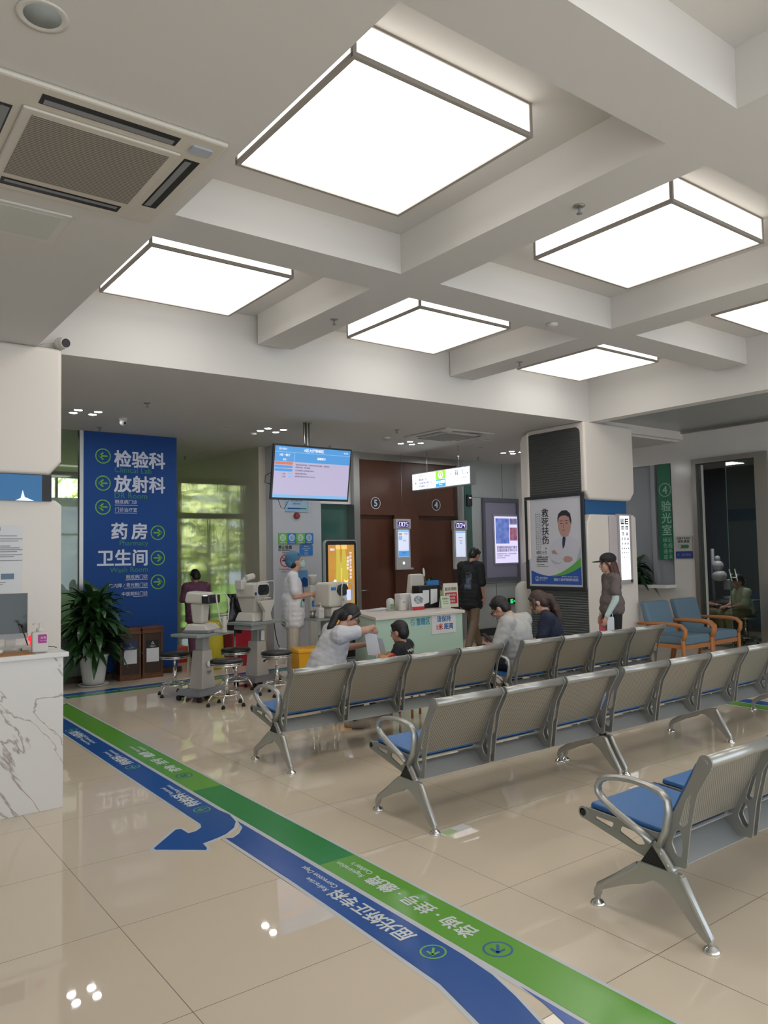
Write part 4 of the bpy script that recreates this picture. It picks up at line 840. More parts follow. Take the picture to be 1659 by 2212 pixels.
MB().tube([(0, 0, .12), (-.07, 0, .32), (-.10, 0, .42)], .004, 6).build('stem', dgreen, t); MB().ell((-.108, 0, .485), (.020, .010, .065), rot=Euler((0, R(-8), 0))).build('flower', M('petal', (.75, .74, .65), .5), t)

# ================================================================ advertising kiosk
t = thing('advertising_screen', 'tall rounded advertising screen with a golden picture in front of the doors', 'display', (6.43, 9.62, 0))
MB().rbox(-.29, .29, 0, .06, .06, 1.84, .06).build('housing', lgrey, t, .004); MB().rbox(-.275, .275, -.004, 0, .08, 1.825, .05).build('bezel', black, t)
MB().box(-.35, .35, -.2, .25, 0, .05).build('foot', grey, t, .01)
amb = M('amber_display', (.45, .20, .03), .2, emit=.55, noise=(2.5, (.62, .32, .05), .3)); nt, b = nodes(amb)
b.inputs['Emission Color'].default_value = (.55, .27, .05, 1)
d_ = bxo('display', amb, -.235, .235, -.007, -.004, .55, 1.765, t)
gold = M('gold_display', (.55, .45, .06), .3, emit=.6); gold2 = M('dark_gold_display', (.20, .12, .01), .3, emit=.2); wd_ = M('white_display', (.7, .72, .85), .3, emit=.7)
MB().prism([(-.09, 1.70), (-.03, 1.70), (-.02, 1.5), (.0, 1.5), (.02, 1.70), (.07, 1.70), (.11, 1.40), (.125, 1.30), (.06, 1.05), (.035, 1.05), (.0, 1.45), (-.035, 1.05), (-.06, 1.05), (-.11, 1.30), (-.095, 1.4)], -.009, -.007).build('golden_pencils', gold, d_)
MB().box(-.012, .008, -.011, -.007, 1.02, 1.42).box(-.10, -.02, -.011, -.007, 1.70, 1.765).box(.0, .10, -.011, -.007, 1.70, 1.765).build('pencil_core', M('peach_display', (.8, .5, .15), .3, emit=.7), d_)
mb = MB(); mb.disc(-.12, 1.22, .028, -.008); mb.disc(-.09, 1.07, .05, -.008, r2=.065); mb.disc(.08, 1.12, .035, -.008, r2=.07); mb.prism([(.05, 1.18), (.04, 1.25), (.08, 1.22), (.12, 1.24), (.10, 1.17)], -.009, -.007); mb.disc(-.15, 1.03, .03, -.008, r2=.045); mb.build('white_figures', wd_, d_)
text('lettering', [(a_, .165, 1.62-.052*i, .045, 'C', .01) for i, a_ in enumerate('守护孩子光明未来')]+[(a_, .115, 1.55-.052*i, .045, 'C', .01) for i, a_ in enumerate('近视防控')]+[('眼科', -.20, 1.68, .04, 'L', .01)], wd_, d_, y=-.010)
# white rounded cabinet behind the seated women
t = thing('floor_air_purifier', 'white dome-topped cabinet partly hidden by the poster column', 'cabinet', (8.62, 7.97, 0)); MB().lathe([(.001, 0), (.14, 0), (.14, 1.0), (.13, 1.08), (.09, 1.14), (.04, 1.16), (.001, 1.165)], n=32).build('body', plastic, t)
# ================================================================ hanging television
scr = M('screen_lilac', (.30, .28, .42), .25, emit=.42, ecol=(.80, .72, 1.0)); sbl = M('screen_blue', (.03, .17, .50), .25, emit=.45, ecol=(.14, .50, 1.0)); sbl2 = M('screen_pale_blue', (.1, .3, .6), .25, emit=.5, ecol=(.35, .65, 1)); sor = M('screen_orange', (.6, .12, .05), .25, emit=.4, ecol=(1, .3, .15)); swh = M('screen_white', (.7, .7, .75), .3, emit=.6, ecol=(.95, .95, 1)); sgr = M('screen_grey_text', (.10, .09, .16), .4)
tv = thing('hanging_television', 'large television hung from the ceiling showing a blue and lilac waiting list', 'television', (5.27, 8.53, 2.68))
T = MX.Rotation(R(9), 4, 'X')
mb = MB(); mb.T = T; mb.box(-.595, .595, -.005, .035, -.355, .355); mb.build('bezel', dark, tv, .006)
d_ = None
def tvp(nm, mat, rects, y=-.008, par=None):
    mb = MB(); mb.T = T
    for r_ in rects: mb.box(r_[0], r_[1], y-.001, y, r_[2], r_[3])
    return mb.build(nm, mat, par)
d_ = tvp('display', scr, [(-.572, .572, -.325, .332)], -.005, tv)
tvp('blue_header', sbl, [(-.572, .572, .262, .332), (-.572, -.292, .137, .254), (-.282, .572, .137, .254)], -.007, d_); tvp('header_line', sbl2, [(-.572, .572, .254, .262), (-.292, -.282, .137, .262)], -.007, d_)
for i, (m_, z) in enumerate(((sor, .098), (sbl, .055), (sbl, .012))):
    mb = MB(); mb.T = T; mb.rbox(-.568, -.305, -.009, -.007, z, z+.034, .016); mb.build('list_button', m_, d_)
tvp('small_button', sbl2, [(-.36, -.31, -.025, -.003), (-.36, -.31, -.065, -.043)], -.007, d_); tvp('footer', sbl2, [(-.572, .572, -.325, -.285)], -.007, d_)
text('lettering', [('A区大厅等候区', .0, .278, .046, 'C', .01), ('A区一楼厅', -.43, .208, .034, 'C', .005), ('候诊', -.43, .152, .026, 'C', .005), ('温馨提示', .12, .185, .034, 'C', .01), ('爱尔眼科', -.46, .285, .03, 'C', 0), ('09:30', .50, .283, .03, 'C', 0)], swh, d_, mtx=T @ MX.Translation((0, -.009, 0)) @ XZ)
text('list_lettering', [('请您在候诊区等候，听到呼叫后到诊室就诊，谢谢合作。', -.265, .095, .0215), ('请保持安静，请勿吸烟。', -.265, .062, .0215), ('过号请到护士站重新登记候诊。', -.265, .022, .0215), ('请看管好随身物品。', -.265, -.018, .0215), ('如有疑问请咨询导诊台工作人员。', -.265, -.055, .0215), ('一诊室', -.47, -.028, .022), ('二诊室', -.47, -.065, .022)], sgr, d_, mtx=T @ MX.Translation((0, -.009, 0)) @ XZ)
MB().box(-.12, .12, .035, .09, -.12, .12).cyl((-.03, .10, -.05), (-.03, .10, .69), .016).cyl((.015, .10, -.05), (.015, .10, .69), .013).lathe([(.001, .68), (.06, .68), (.06, .69), (.001, .69)], (0, .10, 0)).build('pole', steel, tv)
MB().tube([(-.06, .11, .69), (-.065, .10, .5), (-.05, .08, .3), (-.05, .05, .0)], .005, 6).tube([(-.57, .04, .0), (-.66, .05, -.05), (-.67, .05, -.14), (-.59, .03, -.16)], .005, 6).tube([(-.5, .03, -.34), (-.45, .04, -.45), (-.40, .05, -.47), (-.34, .04, -.36)], .004, 6).build('cable', black, tv)

# ================================================================ hanging direction light box
lbx = M('lightbox_white', (.8, .8, .85), .4, emit=.95, ecol=(.93, .93, 1)); lgn = M('lightbox_green', (.25, .6, .05), .4, emit=.7, ecol=(.30, .85, .05)); lbl = M('lightbox_blue', (.05, .3, .65), .4, emit=.55, ecol=(.08, .42, .85)); ltx = M('lightbox_text_blue', (.08, .12, .38), .5); ltg = M('lightbox_text_grey', (.25, .27, .28), .5); lwt = M('lightbox_mark_white', (.8, .8, .8), .4, emit=.9, ecol=(1, 1, 1))
hs = thing('hanging_direction_sign', 'glowing white hanging direction sign with a green and blue centre square', 'light box sign', (8.45, 10.37, 2.72), -90)
MB().box(0, 1.47, 0, .13, -.015, .285).build('casing', M('casing', (.42, .44, .45), .4), hs, .003)
d_ = bxo('lit_face', lbx, .01, 1.46, -.003, 0, 0, .27, hs)
bxo('green_square', lgn, .635, .885, -.005, -.003, .135, .268, d_); bxo('blue_square', lbl, .635, .885, -.005, -.003, .003, .13, d_)
mb = MB(); mb.ring(.76, .20, .058, .011, -.005); mb.prism([(.725, .155), (.748, .19), (.772, .19), (.795, .155), (.775, .155), (.76, .178), (.745, .155)], -.008, -.005); mb.disc(.76, .215, .015, -.006); mb.build('emblem', lwt, d_)
text('brand_lettering', [('爱尔眼科', .76, .06, .058, 'C', .012), ('AIER EYE', .76, .03, .02, 'C', 0)], lwt, d_, y=-.007)
text('lettering', [('眼底病门诊', .19, .145, .042, 'L', .006), ('白内障/青光眼门诊', .19, .085, .042, 'L', .006), ('中医眼科门诊', .19, .03, .042, 'L', .006)], ltx, d_, y=-.005)
text('grey_lettering', [('诊疗区', .18, .20, .058, 'L', 0), ('药 房', 1.0, .09, .048, 'C', 0), ('卫生间', 1.16, .09, .046, 'C', 0), ('电梯间', 1.33, .09, .046, 'C', 0)], ltg, d_, y=-.005)
mb = MB(); arrow2d(mb, .105, .11, .036, (-1, 0), y=-.006); mb.build('arrow_symbol', ltg, d_)
mb = MB(); arrow2d(mb, 1.415, .165, .036, (0, 1), y=-.006); mb.build('arrow_symbol', ltg, d_)
mb = MB(); mb.box(.355, .5, -.005, -.003, .222, .226); mb.disc(1.13, .235, .012, -.004); mb.box(1.12, 1.14, -.005, -.003, .16, .22); mb.disc(1.17, .235, .012, -.004); mb.prism([(1.155, .16), (1.185, .16), (1.176, .22), (1.164, .22)], -.005, -.003)
mb.box(1.28, 1.288, -.005, -.003, .15, .25).box(1.37, 1.378, -.005, -.003, .15, .25).box(1.30, 1.306, -.005, -.003, .16, .24).box(1.30, 1.34, -.005, -.003, .16, .166).box(1.30, 1.34, -.005, -.003, .234, .24).box(.97, 1.02, -.005, -.003, .17, .176).box(1.01, 1.03, -.005, -.003, .18, .20); mb.build('pictogram', ltg, d_)
for x_ in (.33, 1.13): MB().cyl((x_, .065, .285), (x_, .065, .65), .010, n=12).build('hanging_rod', chrome, hs)

# ================================================================ door number screens
for nm, x, y, zt, digits, lab in (('5', 8.30, 10.45, 2.22, '005', 'hanging door number screen reading 005 between the two wooden doors'), ('4', 9.49, 10.28, 2.20, '004', 'hanging door number screen reading 004 behind the walking man')):
    t = thing('queue_number_display', lab, 'number display', (x, y, zt), 0, 'queue number displays')
    MB().box(-.165, .165, 0, .07, -.17, 0).build('number_housing', M('display_grey', (.48, .47, .46), .4), t, .004)
    MB().box(-.155, .155, .01, .06, -.88, -.17).build('housing', M('display_grey', (.48, .47, .46), .4), t, .004)
    MB().rbox(-.13, .13, -.004, 0, -.145, -.035, .05, k=6).build('number_window', M('indigo_display', (.01, .008, .06), .3, emit=.15, ecol=(.10, .06, .6)), t)
    seg = {'0': 'abcdef', '5': 'acdfg', '4': 'bcfg'}; mb = MB(); sh = .012
    for k_, dg in enumerate(digits):
        cx = -.075+k_*.075; w_, h_ = .024, .036; zc_ = -.09; th = .0036
        S_ = {'a': ((-w_, h_), (w_, h_)), 'g': ((-w_, 0), (w_, 0)), 'd': ((-w_, -h_), (w_, -h_)), 'b': ((w_, h_), (w_, 0)), 'c': ((w_, 0), (w_, -h_)), 'f': ((-w_, h_), (-w_, 0)), 'e': ((-w_, 0), (-w_, -h_))}
        for s_ in seg[dg]:
            a_, b_ = S_[s_]; p0 = (cx+a_[0]+a_[1]*.15, -.006, zc_+a_[1]); p1 = (cx+b_[0]+b_[1]*.15, -.006, zc_+b_[1]); mb.tube([p0, p1], th, 6)
    mb.build('digits', M('digit_glow', (.7, .6, 1), .3, emit=1.3, ecol=(.85, .75, 1)), t)
    d_ = bxo('display', M('screen_pale', (.4, .45, .6), .3, emit=.6, ecol=(.78, .83, 1)), -.115, .115, .006, .01, -.66, -.19, t)
    bxo('blue_header', sbl2, -.115, .115, .004, .006, -.225, -.195, d_)
    if nm == '5':
        bxo('blue_footer', sbl, -.115, .115, .004, .006, -.655, -.555, d_); bxo('orange_tag', M('tag_orange', (.8, .45, .2), .3, emit=.6), -.105, -.035, .004, .006, -.285, -.245, d_); bxo('blue_tag', sbl2, -.105, -.03, .004, .006, -.365, -.30, d_)
        text('lettering', [('诊室', -.10, -.275, .03), ('请等待', .02, -.385, .022, 'C'), ('五诊室', 0, -.60, .03, 'C'), ('李 某', .02, -.27, .03)], sgr, d_, y=.003)
    else: text('lettering', [('请等待叫号', 0, -.32, .022, 'C'), ('四诊室', 0, -.375, .022, 'C'), ('谢谢', 0, -.42, .022, 'C')], sgr, d_, y=.003)
    MB().rbox(-.018, .018, .006, .01, -.79, -.745, .008).build('button', lwt, t); MB().cyl((0, .035, 0), (0, .035, Z1-zt), .005, n=8).build('hanging_rod', steel, t)
    if nm == '5': MB().box(.13, .21, 0, .05, -.88, -.85).build('card_tray', M('display_grey', (.48, .47, .46), .4), t, .004)
# numbers on the wood wall
dnm = M('number_disc', (.02, .02, .025), .4)
for x_, s_, lab in ((7.90, '5', 'round black number 5 plate above the left wooden door'), (9.29, '4', 'round black number 4 plate above the right wooden door')):
    t = thing('number_plate', lab, 'number plate', (x_, 10.715, 2.505), group='round door number plates')
    mb = MB(); mb.disc(0, 0, .10, -.002); mb.build('disc', dnm, t); mb = MB(); mb.ring(0, 0, .105, .012, -.003); mb.build('rim', paper, t); text('number', [(s_, 0, -.055, .165, 'C', .02)], paper, t, y=-.005)

# ================================================================ notices on the white wall
t = thing('wall_plaque', 'pale blue plaque high on the white wall, half behind the television', 'plaque', (6.10, 10.715, 2.32)); bxo('board', M('pale_blue_board', (.28, .46, .62), .4), 0, .43, -.01, 0, 0, .34, t)
bxo('inner_sheet', M('pale_blue_board2', (.36, .53, .68), .4), .03, .40, -.012, -.01, .03, .32, t); MB().box(.04, .28, -.014, -.012, .045, .065).build('blue_band', blue, t); MB().box(.28, .39, -.014, -.012, .045, .065).build('green_band', dgreen, t)
text('lettering', [('医院简介', .21, .24, .05, 'C', .006), ('就诊流程 须知', .21, .17, .035, 'C'), ('服务热线', .21, .12, .035, 'C')], ink, t, y=-.0125)
t = thing('alarm_bell', 'round dark red fire alarm bell on the white wall', 'alarm bell', (6.31, 10.715, 2.26)); mb = MB(); mb.cyl((0, 0, 0), (0, -.03, 0), .055, .05, n=28).ell((0, -.03, 0), (.048, .02, .048)); mb.build('bell', M('bell_red', (.28, .02, .03), .35), t)
t = thing('service_icons_board', 'four-square green and blue board with round white icons', 'board', (5.97, 10.715, 1.80))
for i, c_ in enumerate((green, blue2, green, blue2)):
    o = bxo('icon_tile', c_, i*.162, (i+1)*.162, -.008, 0, 0, .18, t); mb = MB(); mb.disc(i*.162+.081, .105, .055, -.008); mb.build('icon', M('icon_white', (.55, .66, .66), .5), o)
    mb = MB(); mb.ring(i*.162+.081, .105, .035, .006, -.010); mb.box(i*.162+.075, i*.162+.087, -.0115, -.009, .08, .13); mb.build('icon_mark', c_, o)
    text('caption', [(('请戴口罩', '分类投放', '请勿拍照', '无烟医院')[i], i*.162+.081, .018, .024, 'C')], paper, o, y=-.009)
t = thing('no_smoking_sign', 'no smoking notice with a red ring, partly behind the nurse cap', 'notice', (5.97, 10.717, 1.44)); text('lettering', [('禁止吸烟', 0, .29, .062, 'L', .012), ('NO SMOKING', 0, .255, .034, 'L', .01), ('违者罚款', .07, .215, .026)], ink, t)
mb = MB(); mb.ring(.13, .10, .10, .016, 0); mb.tube([(.07, -.002, .16), (.19, -.002, .04)], .007, 6); mb.build('red_ring', red, t); MB().box(.07, .19, -.002, 0, .09, .11).box(.17, .19, -.002, 0, .115, .13).build('cigarette', ink, t); text('red_lettering', [('为了您和他人健康', .0, -.045, .024)], red, t); text('small_lettering', [('请勿吸烟', .05, -.085, .022)], greyink, t)
t = thing('blue_notice', 'small blue rules board with white lines on the white wall', 'notice', (6.36, 10.715, 1.62)); MB().rbox(0, .245, -.008, 0, 0, .165, .015).box(.02, .22, -.008, 0, .172, .188).build('board', blue2, t)
text('lettering', [('服务承诺', .12, .135, .022, 'C'), ('热情接待 耐心解答', .12, .10, .018, 'C'), ('文明服务', .12, .07, .02, 'C'), ('投诉电话', .12, .03, .018, 'C'), ('0731-8888', .12, .01, .016, 'C')], paper, t, y=-.009)
t = thing('wall_poster', 'blue poster low on the white wall behind the nurse shoulder', 'poster', (6.33, 10.715, 1.12)); MB().rbox(0, .17, -.006, 0, 0, .26, .02).build('sheet', M('poster_sky', (.12, .30, .55), .5), t); MB().prism([(.0, .0), (.17, .0), (.17, .12), (.10, .15), (.04, .11), (0, .14)], -.008, -.006).build('print_block', blue, t)
t = thing('wall_socket', 'small square wall socket on the white wall', 'socket', (6.55, 10.715, 1.27)); bxo('plate', plastic, 0, .05, -.008, 0, 0, .05, t); MB().box(.012, .038, -.0095, -.008, .012, .038).build('slots', grey, t)

# ================================================================ framed screens on the grey wall
t = thing('framed_display_panel', 'big dark-framed wall panel holding a lit lilac news screen', 'display panel', (10.50, 10.765, 1.04)); pf = M('panel_frame', (.12, .12, .15), .4); lil = M('display_panel_fill', (.28, .27, .36), .4)
MB().box(0, 1.0, -.05, 0, 0, .08).box(0, 1.0, -.05, 0, 1.56, 1.64).box(0, .06, -.05, 0, .08, 1.56).box(.94, 1.0, -.05, 0, .08, 1.56).build('frame', pf, t, .004); bxo('fill', lil, .06, .94, -.02, 0, .08, 1.56, t)
MB().box(.27, .98, -.045, -.02, .33, 1.32).build('screen_frame', lgrey, t, .004)
d_ = bxo('display', M('lilac_glow', (.4, .36, .6), .3, emit=.8, ecol=(.74, .68, 1)), .30, .95, -.048, -.045, .36, 1.28, t)
bxo('news_photo', M('photo_blue', (.05, .10, .38), .3, emit=.35, ecol=(.18, .28, .85), noise=(9, (.30, .38, .70), .15)), .325, .70, -.05, -.048, .74, 1.24, d_); bxo('news_photo', M('photo_red', (.3, .05, .08), .3, emit=.25, ecol=(.6, .18, .3), noise=(12, (.45, .35, .5), .15)), .72, .93, -.05, -.048, .80, 1.06, d_); bxo('news_photo', M('photo_grey2', (.1, .1, .2), .3, emit=.25, ecol=(.35, .35, .6), noise=(14, (.4, .4, .6), .15)), .72, .93, -.05, -.048, 1.12, 1.24, d_)
text('lettering', [('普通眼科国际医疗服务', .34, .645, .058, 'L', .006), ('百强医院重点学科公司', .34, .585, .058, 'L', .006), ('全国连锁眼科医疗机构，为患者提供优质服务', .34, .53, .028), ('多年临床经验，专家团队亲诊', .34, .49, .028), ('预约挂号请咨询前台', .34, .45, .028)], sgr, d_, y=-.051)
t = thing('exit_sign', 'small green glowing emergency exit sign low on the grey wall', 'exit sign', (11.18, 10.77, .585)); bxo('box', black, -.02, .28, -.04, 0, -.01, .11, t, .003)
eg = M('exit_glow', (.02, .6, .15), .3, emit=1.0, ecol=(.05, 1, .25)); MB().box(.02, .09, -.043, -.04, .01, .02).box(.02, .03, -.043, -.04, .01, .09).box(.08, .09, -.043, -.04, .01, .09).box(.02, .09, -.043, -.04, .08, .09).tube([(.05, -.042, .07), (.055, -.042, .045), (.04, -.042, .025)], .006, 5).tube([(.055, -.042, .045), (.07, -.042, .03)], .005, 5).build('running_figure', eg, t); text('lettering', [('安全出口', .11, .035, .035, 'L', .01)], eg, t, y=-.041)
mb = MB()
t = thing('wall_camera', 'tiny white-lit device high on the dark glass strip', 'device', (10.11, 10.715, 2.62)); MB().box(-.06, .06, -.05, 0, -.12, .10).build('housing', dark, t, .01); MB().box(-.03, .03, -.053, -.05, .03, .045).build('light', lwt, t)
# panel joints of the grey wall
jt = M('joint_grey', (.16, .17, .17), .6)
struct(MB().box(9.98, 10.5, 10.775, 10.781, 2.68, 2.69).box(9.98, 11.5, 10.775, 10.781, 1.0, 1.01).box(10.86, 10.866, 10.775, 10.781, 0, 1.0).box(11.1, 11.106, 10.775, 10.781, 2.7, Z1).build('trim_17', jt)); struct(bxo('baseboard_right', dark, 9.98, 11.5, 10.76, 10.78, 0, .14))

# ================================================================ doctor poster on the column
pp = thing('doctor_poster', 'framed poster of a doctor in a white coat with folded arms, on the column side', 'poster', (8.388, 7.68, 1.07), -90)
MB().box(0, 1.06, -.03, 0, 0, .045).box(0, 1.06, -.03, 0, 1.285, 1.33).box(0, .05, -.03, 0, .045, 1.285).box(1.01, 1.06, -.03, 0, .045, 1.285).build('frame', dark, pp, .003)
sh_ = bxo('sheet', M('poster_white', (.64, .64, .70), .35), .045, 1.015, -.012, -.002, .04, 1.29, pp)
y0 = -.012
def pr(nm, pts, mat, d=1): return MB().prism(pts, y0-.0012*d, y0-.0002, 'y').build(nm, mat, sh_)
pcoat = M('print_coat', (.60, .60, .68), .4); pcs = M('print_coat_shade', (.45, .45, .56), .4); pskin = M('print_skin', (.50, .29, .25), .4); phair = M('print_hair', (.025, .025, .035), .4)
pr('printed_coat', [(.44, .42), (.42, .50), (.46, .60), (.50, .68), (.60, .72), (.66, .75), (.78, .75), (.87, .72), (.96, .66), (.985, .55), (.97, .44), (.93, .30), (.80, .22), (.60, .26), (.52, .33)], pcoat)
pr('printed_shade', [(.98, .60), (.985, .50), (.95, .38), (.90, .28), (.86, .30), (.90, .40), (.93, .48)], pcs, 2); pr('printed_shade', [(.45, .42), (.60, .37), (.68, .40), (.60, .355), (.50, .365)], pcs, 2); pr('printed_shade', [(.63, .42), (.72, .45), (.80, .44), (.72, .43)], pcs, 2)
pr('printed_neck', [(.66, .74), (.78, .74), (.78, .84), (.65, .84)], pskin, 2)
pr('printed_face', [(.715+.112*cos(2*pi*i/28), .905+(.155 if sin(2*pi*i/28) > 0 else .175)*sin(2*pi*i/28)) for i in range(28)], pskin, 3)
pr('printed_hair', [(.60, .93), (.598, 1.0), (.62, 1.06), (.68, 1.10), (.76, 1.10), (.82, 1.05), (.838, .96), (.832, .90), (.818, .94), (.80, 1.0), (.74, 1.03), (.66, 1.025), (.62, 1.0), (.61, .95)], phair, 4)
pr('printed_eyes', [(.635, .955), (.69, .965), (.69, .958), (.635, .947)], phair, 4); pr('printed_eyes', [(.725, .965), (.79, .958), (.79, .95), (.725, .957)], phair, 4)
pr('printed_eyes', [(.648, .925), (.682, .928), (.682, .918), (.648, .916)], phair, 4); pr('printed_eyes', [(.735, .928), (.772, .926), (.772, .916), (.735, .918)], phair, 4); pr('printed_nose', [(.70, .93), (.712, .865), (.695, .86)], M('print_lip', (.32, .13, .13), .4), 4); pr('printed_mouth', [(.668, .825), (.70, .835), (.735, .825), (.70, .815)], M('print_lip', (.32, .13, .13), .4), 4)
pr('printed_tie', [(.685, .735), (.72, .735), (.73, .71), (.705, .60), (.675, .57), (.67, .64), (.675, .71)], M('print_tie', (.03, .045, .10), .4), 3)
pr('printed_hand', [(.47, .535), (.52, .56), (.59, .49), (.54, .50), (.49, .50)], pskin, 3); pr('printed_hand', [(.68, .42), (.70, .46), (.76, .47), (.83, .45), (.84, .41), (.78, .38), (.70, .39)], pskin, 3)
wave = [(.075+.87*i/16, .245+.0*i - .085*sin(pi*min(1, i/9))*(1 if i < 9 else 0) - 0*(i)) for i in range(17)]
xs = [i/20 for i in range(21)]
bl_ = [(.09+.89*q, .07) for q in (0, 1)]
topb = [(.09+.89*q, .27-.30*q*(1-q)*1.25+.05*q*q+.0) for q in xs]; topg = [(.09+.89*q, .27-.30*q*(1-q)*1.25+.05*q*q+.12*max(0, q-.35)**1.2*1.8) for q in xs]
pr('printed_green_wave', [p for p in topb if p[0] > .38] + [p for p in topg[::-1] if p[0] > .38], M('print_green', (.12, .42, .08), .4), 3); pr('printed_blue_field', [(.09, .075), (.98, .075)]+topb[::-1], M('print_blue', (.03, .10, .42), .4), 4)
text('brush_lettering', [(c_, .37, 1.035-.128*i, .13, 'C', .012) for i, c_ in enumerate('救死扶伤')], ink, sh_, y=y0-.001)
text('small_lettering', [(c_, x_, 1.06-.031*i-(.05 if x_ > .29 else 0), .024, 'C') for x_, s_ in ((.20, '健康所系性命相托我志愿献身医学热爱'), (.235, '祖国忠于人民恪守医德尊师守纪刻苦钻研孜孜不倦'), (.27, '精益求精全面发展我决心竭尽全力除人类之病痛'), (.305, '助健康之完美维护医术的圣洁')) for i, c_ in enumerate(s_)], greyink, sh_, y=y0-.001)
text('name_lettering', [('眼科主任', .19, .50, .05), ('主任医师 硕士导师', .19, .445, .026, 'L', .01), ('擅长白内障青光眼', .19, .415, .026, 'L', .01), ('眼底病的诊断治疗', .19, .385, .026, 'L', .01), ('Chief physician', .19, .345, .024), ('Specialised in cataract and glaucoma care', .19, .322, .013)], ink, sh_, y=y0-.001)
text('foot_lettering', [('国家三级甲等眼科医院', .93, .125, .043, 'R', .012), ('教学医院 · 临床学院 · 医保定点', .93, .175, .021, 'R'), ('爱尔眼科', .24, .145, .038, 'L', .006), ('AIER EYE HOSPITAL', .24, .125, .013)], M('print_white', (.62, .66, .80), .4), sh_, y=y0-.0055)
mb = MB(); mb.ring(.195, .15, .035, .005, y0-.005); mb.prism([(.175, .122), (.188, .143), (.202, .143), (.215, .122), (.205, .122), (.195, .135), (.185, .122)], y0-.007, y0-.005); mb.disc(.195, .16, .009, y0-.005); mb.build('emblem', M('print_white', (.62, .66, .80), .4), sh_)
text('seal', [('印', .37, .565, .03, 'C', .01)], red, sh_, y=y0-.001)

# ================================================================ eye chart on the column front
ec = thing('eye_chart_lightbox', 'narrow glowing eye chart with black E letters on the column front', 'eye chart', (9.02, 6.595, 1.13))
MB().box(-.01, .30, -.045, 0, 0, .98).build('casing', M('chart_casing', (.40, .37, .38), .4), ec, .004); bxo('side_strip', M('chart_side', (.55, .50, .52), .4), -.16, -.01, -.03, 0, .25, .95, ec, .004)
d_ = bxo('lit_face', M('chart_glow', (.85, .88, .9), .4, emit=.8, ecol=(.95, .97, 1)), .03, .245, -.048, -.045, .06, .955, ec); MB().box(.24, .29, -.05, -.045, .02, .06).build('switch', dark, ec)
mb = MB()
def E_(cx, cz, s, rot):
    T_ = MX.Translation((cx, -.049, cz)) @ MX.Rotation(rot*pi/2, 4, 'Y'); mb.T = T_; h = s/2; w = s/5
    mb.box(-h, -h+w, -.001, .0005, -h, h)
    for k in (-1, 0, 1): mb.box(-h, h, -.001, .0005, k*(h-w/2)-w/2, k*(h-w/2)+w/2)
random.seed(3)
z_ = .875
for n_, s in ((2, .078), (2, .058), (2, .04), (3, .032), (3, .026), (4, .02), (4, .016), (4, .012)):
    for k in range(n_): E_(.137+(k-(n_-1)/2)*(.19/n_), z_, s, random.choice((0, 1, 2, 3)) if s < .07 else (3, 0)[k])
    z_ -= s*.5+.052
mb.T = MX.Identity(4); mb.build('letters', ink, d_)

# ================================================================ right wall: window, green banner, doorway
wv_ = thing('window_banner', 'tall green banner reading examination room 4, hung in the right wall window', 'banner', (11.49, 7.53, 1.43), -90)
bxo('sheet', M('banner_green', (.015, .16, .075), .4), 0, .245, -.003, 0, 0, 1.60, wv_); bt = M('banner_text', (.30, .52, .40), .5)
text('lettering', [('4', .135, 1.105, .19, 'C', .008), ('验', .145, .825, .19, 'C', .010), ('光', .145, .625, .19, 'C', .010), ('室', .145, .425, .19, 'C', .010)], bt, wv_, y=-.004); text('small_lettering', [(c_, .195, .30-.095*i, .085, 'C', .004) for i, c_ in enumerate('近视手术')]+[(c_, .105, .30-.095*i, .085, 'C', .004) for i, c_ in enumerate('绿色通道')], bt, wv_, y=-.004)
mb = MB(); mb.ring(.135, 1.17, .115, .012, -.003); mb.build('number_ring', bt, wv_)
struct(bxo('window_7', M('glass_reflection_grey', (.34, .36, .38), .08), 11.56, 11.58, 7.28, 8.3, 1.02, 3.04)); struct(MB().box(11.505, 11.56, 7.27, 7.285, 1.02, 3.04).box(11.505, 11.56, 7.60, 7.68, 1.02, 3.04).build('trim_18', lgrey))  # pale even grey of the pane paints in the reflection on the glass
t = thing('potted_plant', 'dark leafy plant on the window sill beside the green banner', 'potted plant', (11.28, 7.92, 1.02)); MB().lathe([(.001, 0), (.06, 0), (.085, .14), (.07, .14), (.001, .13)]).build('pot', grey, t); mb = MB(); random.seed(9); leaves(mb, 90, (0, 0, 0), .08, .36, .04, .06, .36); mb.build('foliage', leaf, t)
rs = thing('room_plate', 'white wall plate with green pill and blue foot beside the doorway', 'room sign', (11.49, 7.235, 1.45), -90)
bxo('board', M('plate_white', (.50, .49, .48), .4), 0, .30, -.012, 0, .12, .37, rs); bxo('blue_foot', M('plate_navy', (.03, .06, .25), .4), 0, .30, -.012, 0, 0, .115, rs)
text('lettering', [('近视手术验光', .15, .315, .040, 'C', .01), ('绿色通道', .15, .26, .052, 'C', .01)], ink, rs, y=-.013); MB().rbox(.05, .24, -.014, -.012, .165, .225, .028).build('green_pill', M('pill_green', (.05, .18, .07), .5), rs); mb = MB(); mb.disc(.08, .195, .024, -.014); mb.build('pill_dot', M('plate_white', (.5, .49, .48), .4), rs)
text('foot_lettering', [('爱尔眼科', .11, .045, .042, 'L', .006), ('④', .045, .042, .05, 'C')], M('plate_text', (.22, .28, .50), .5), rs, y=-.013)
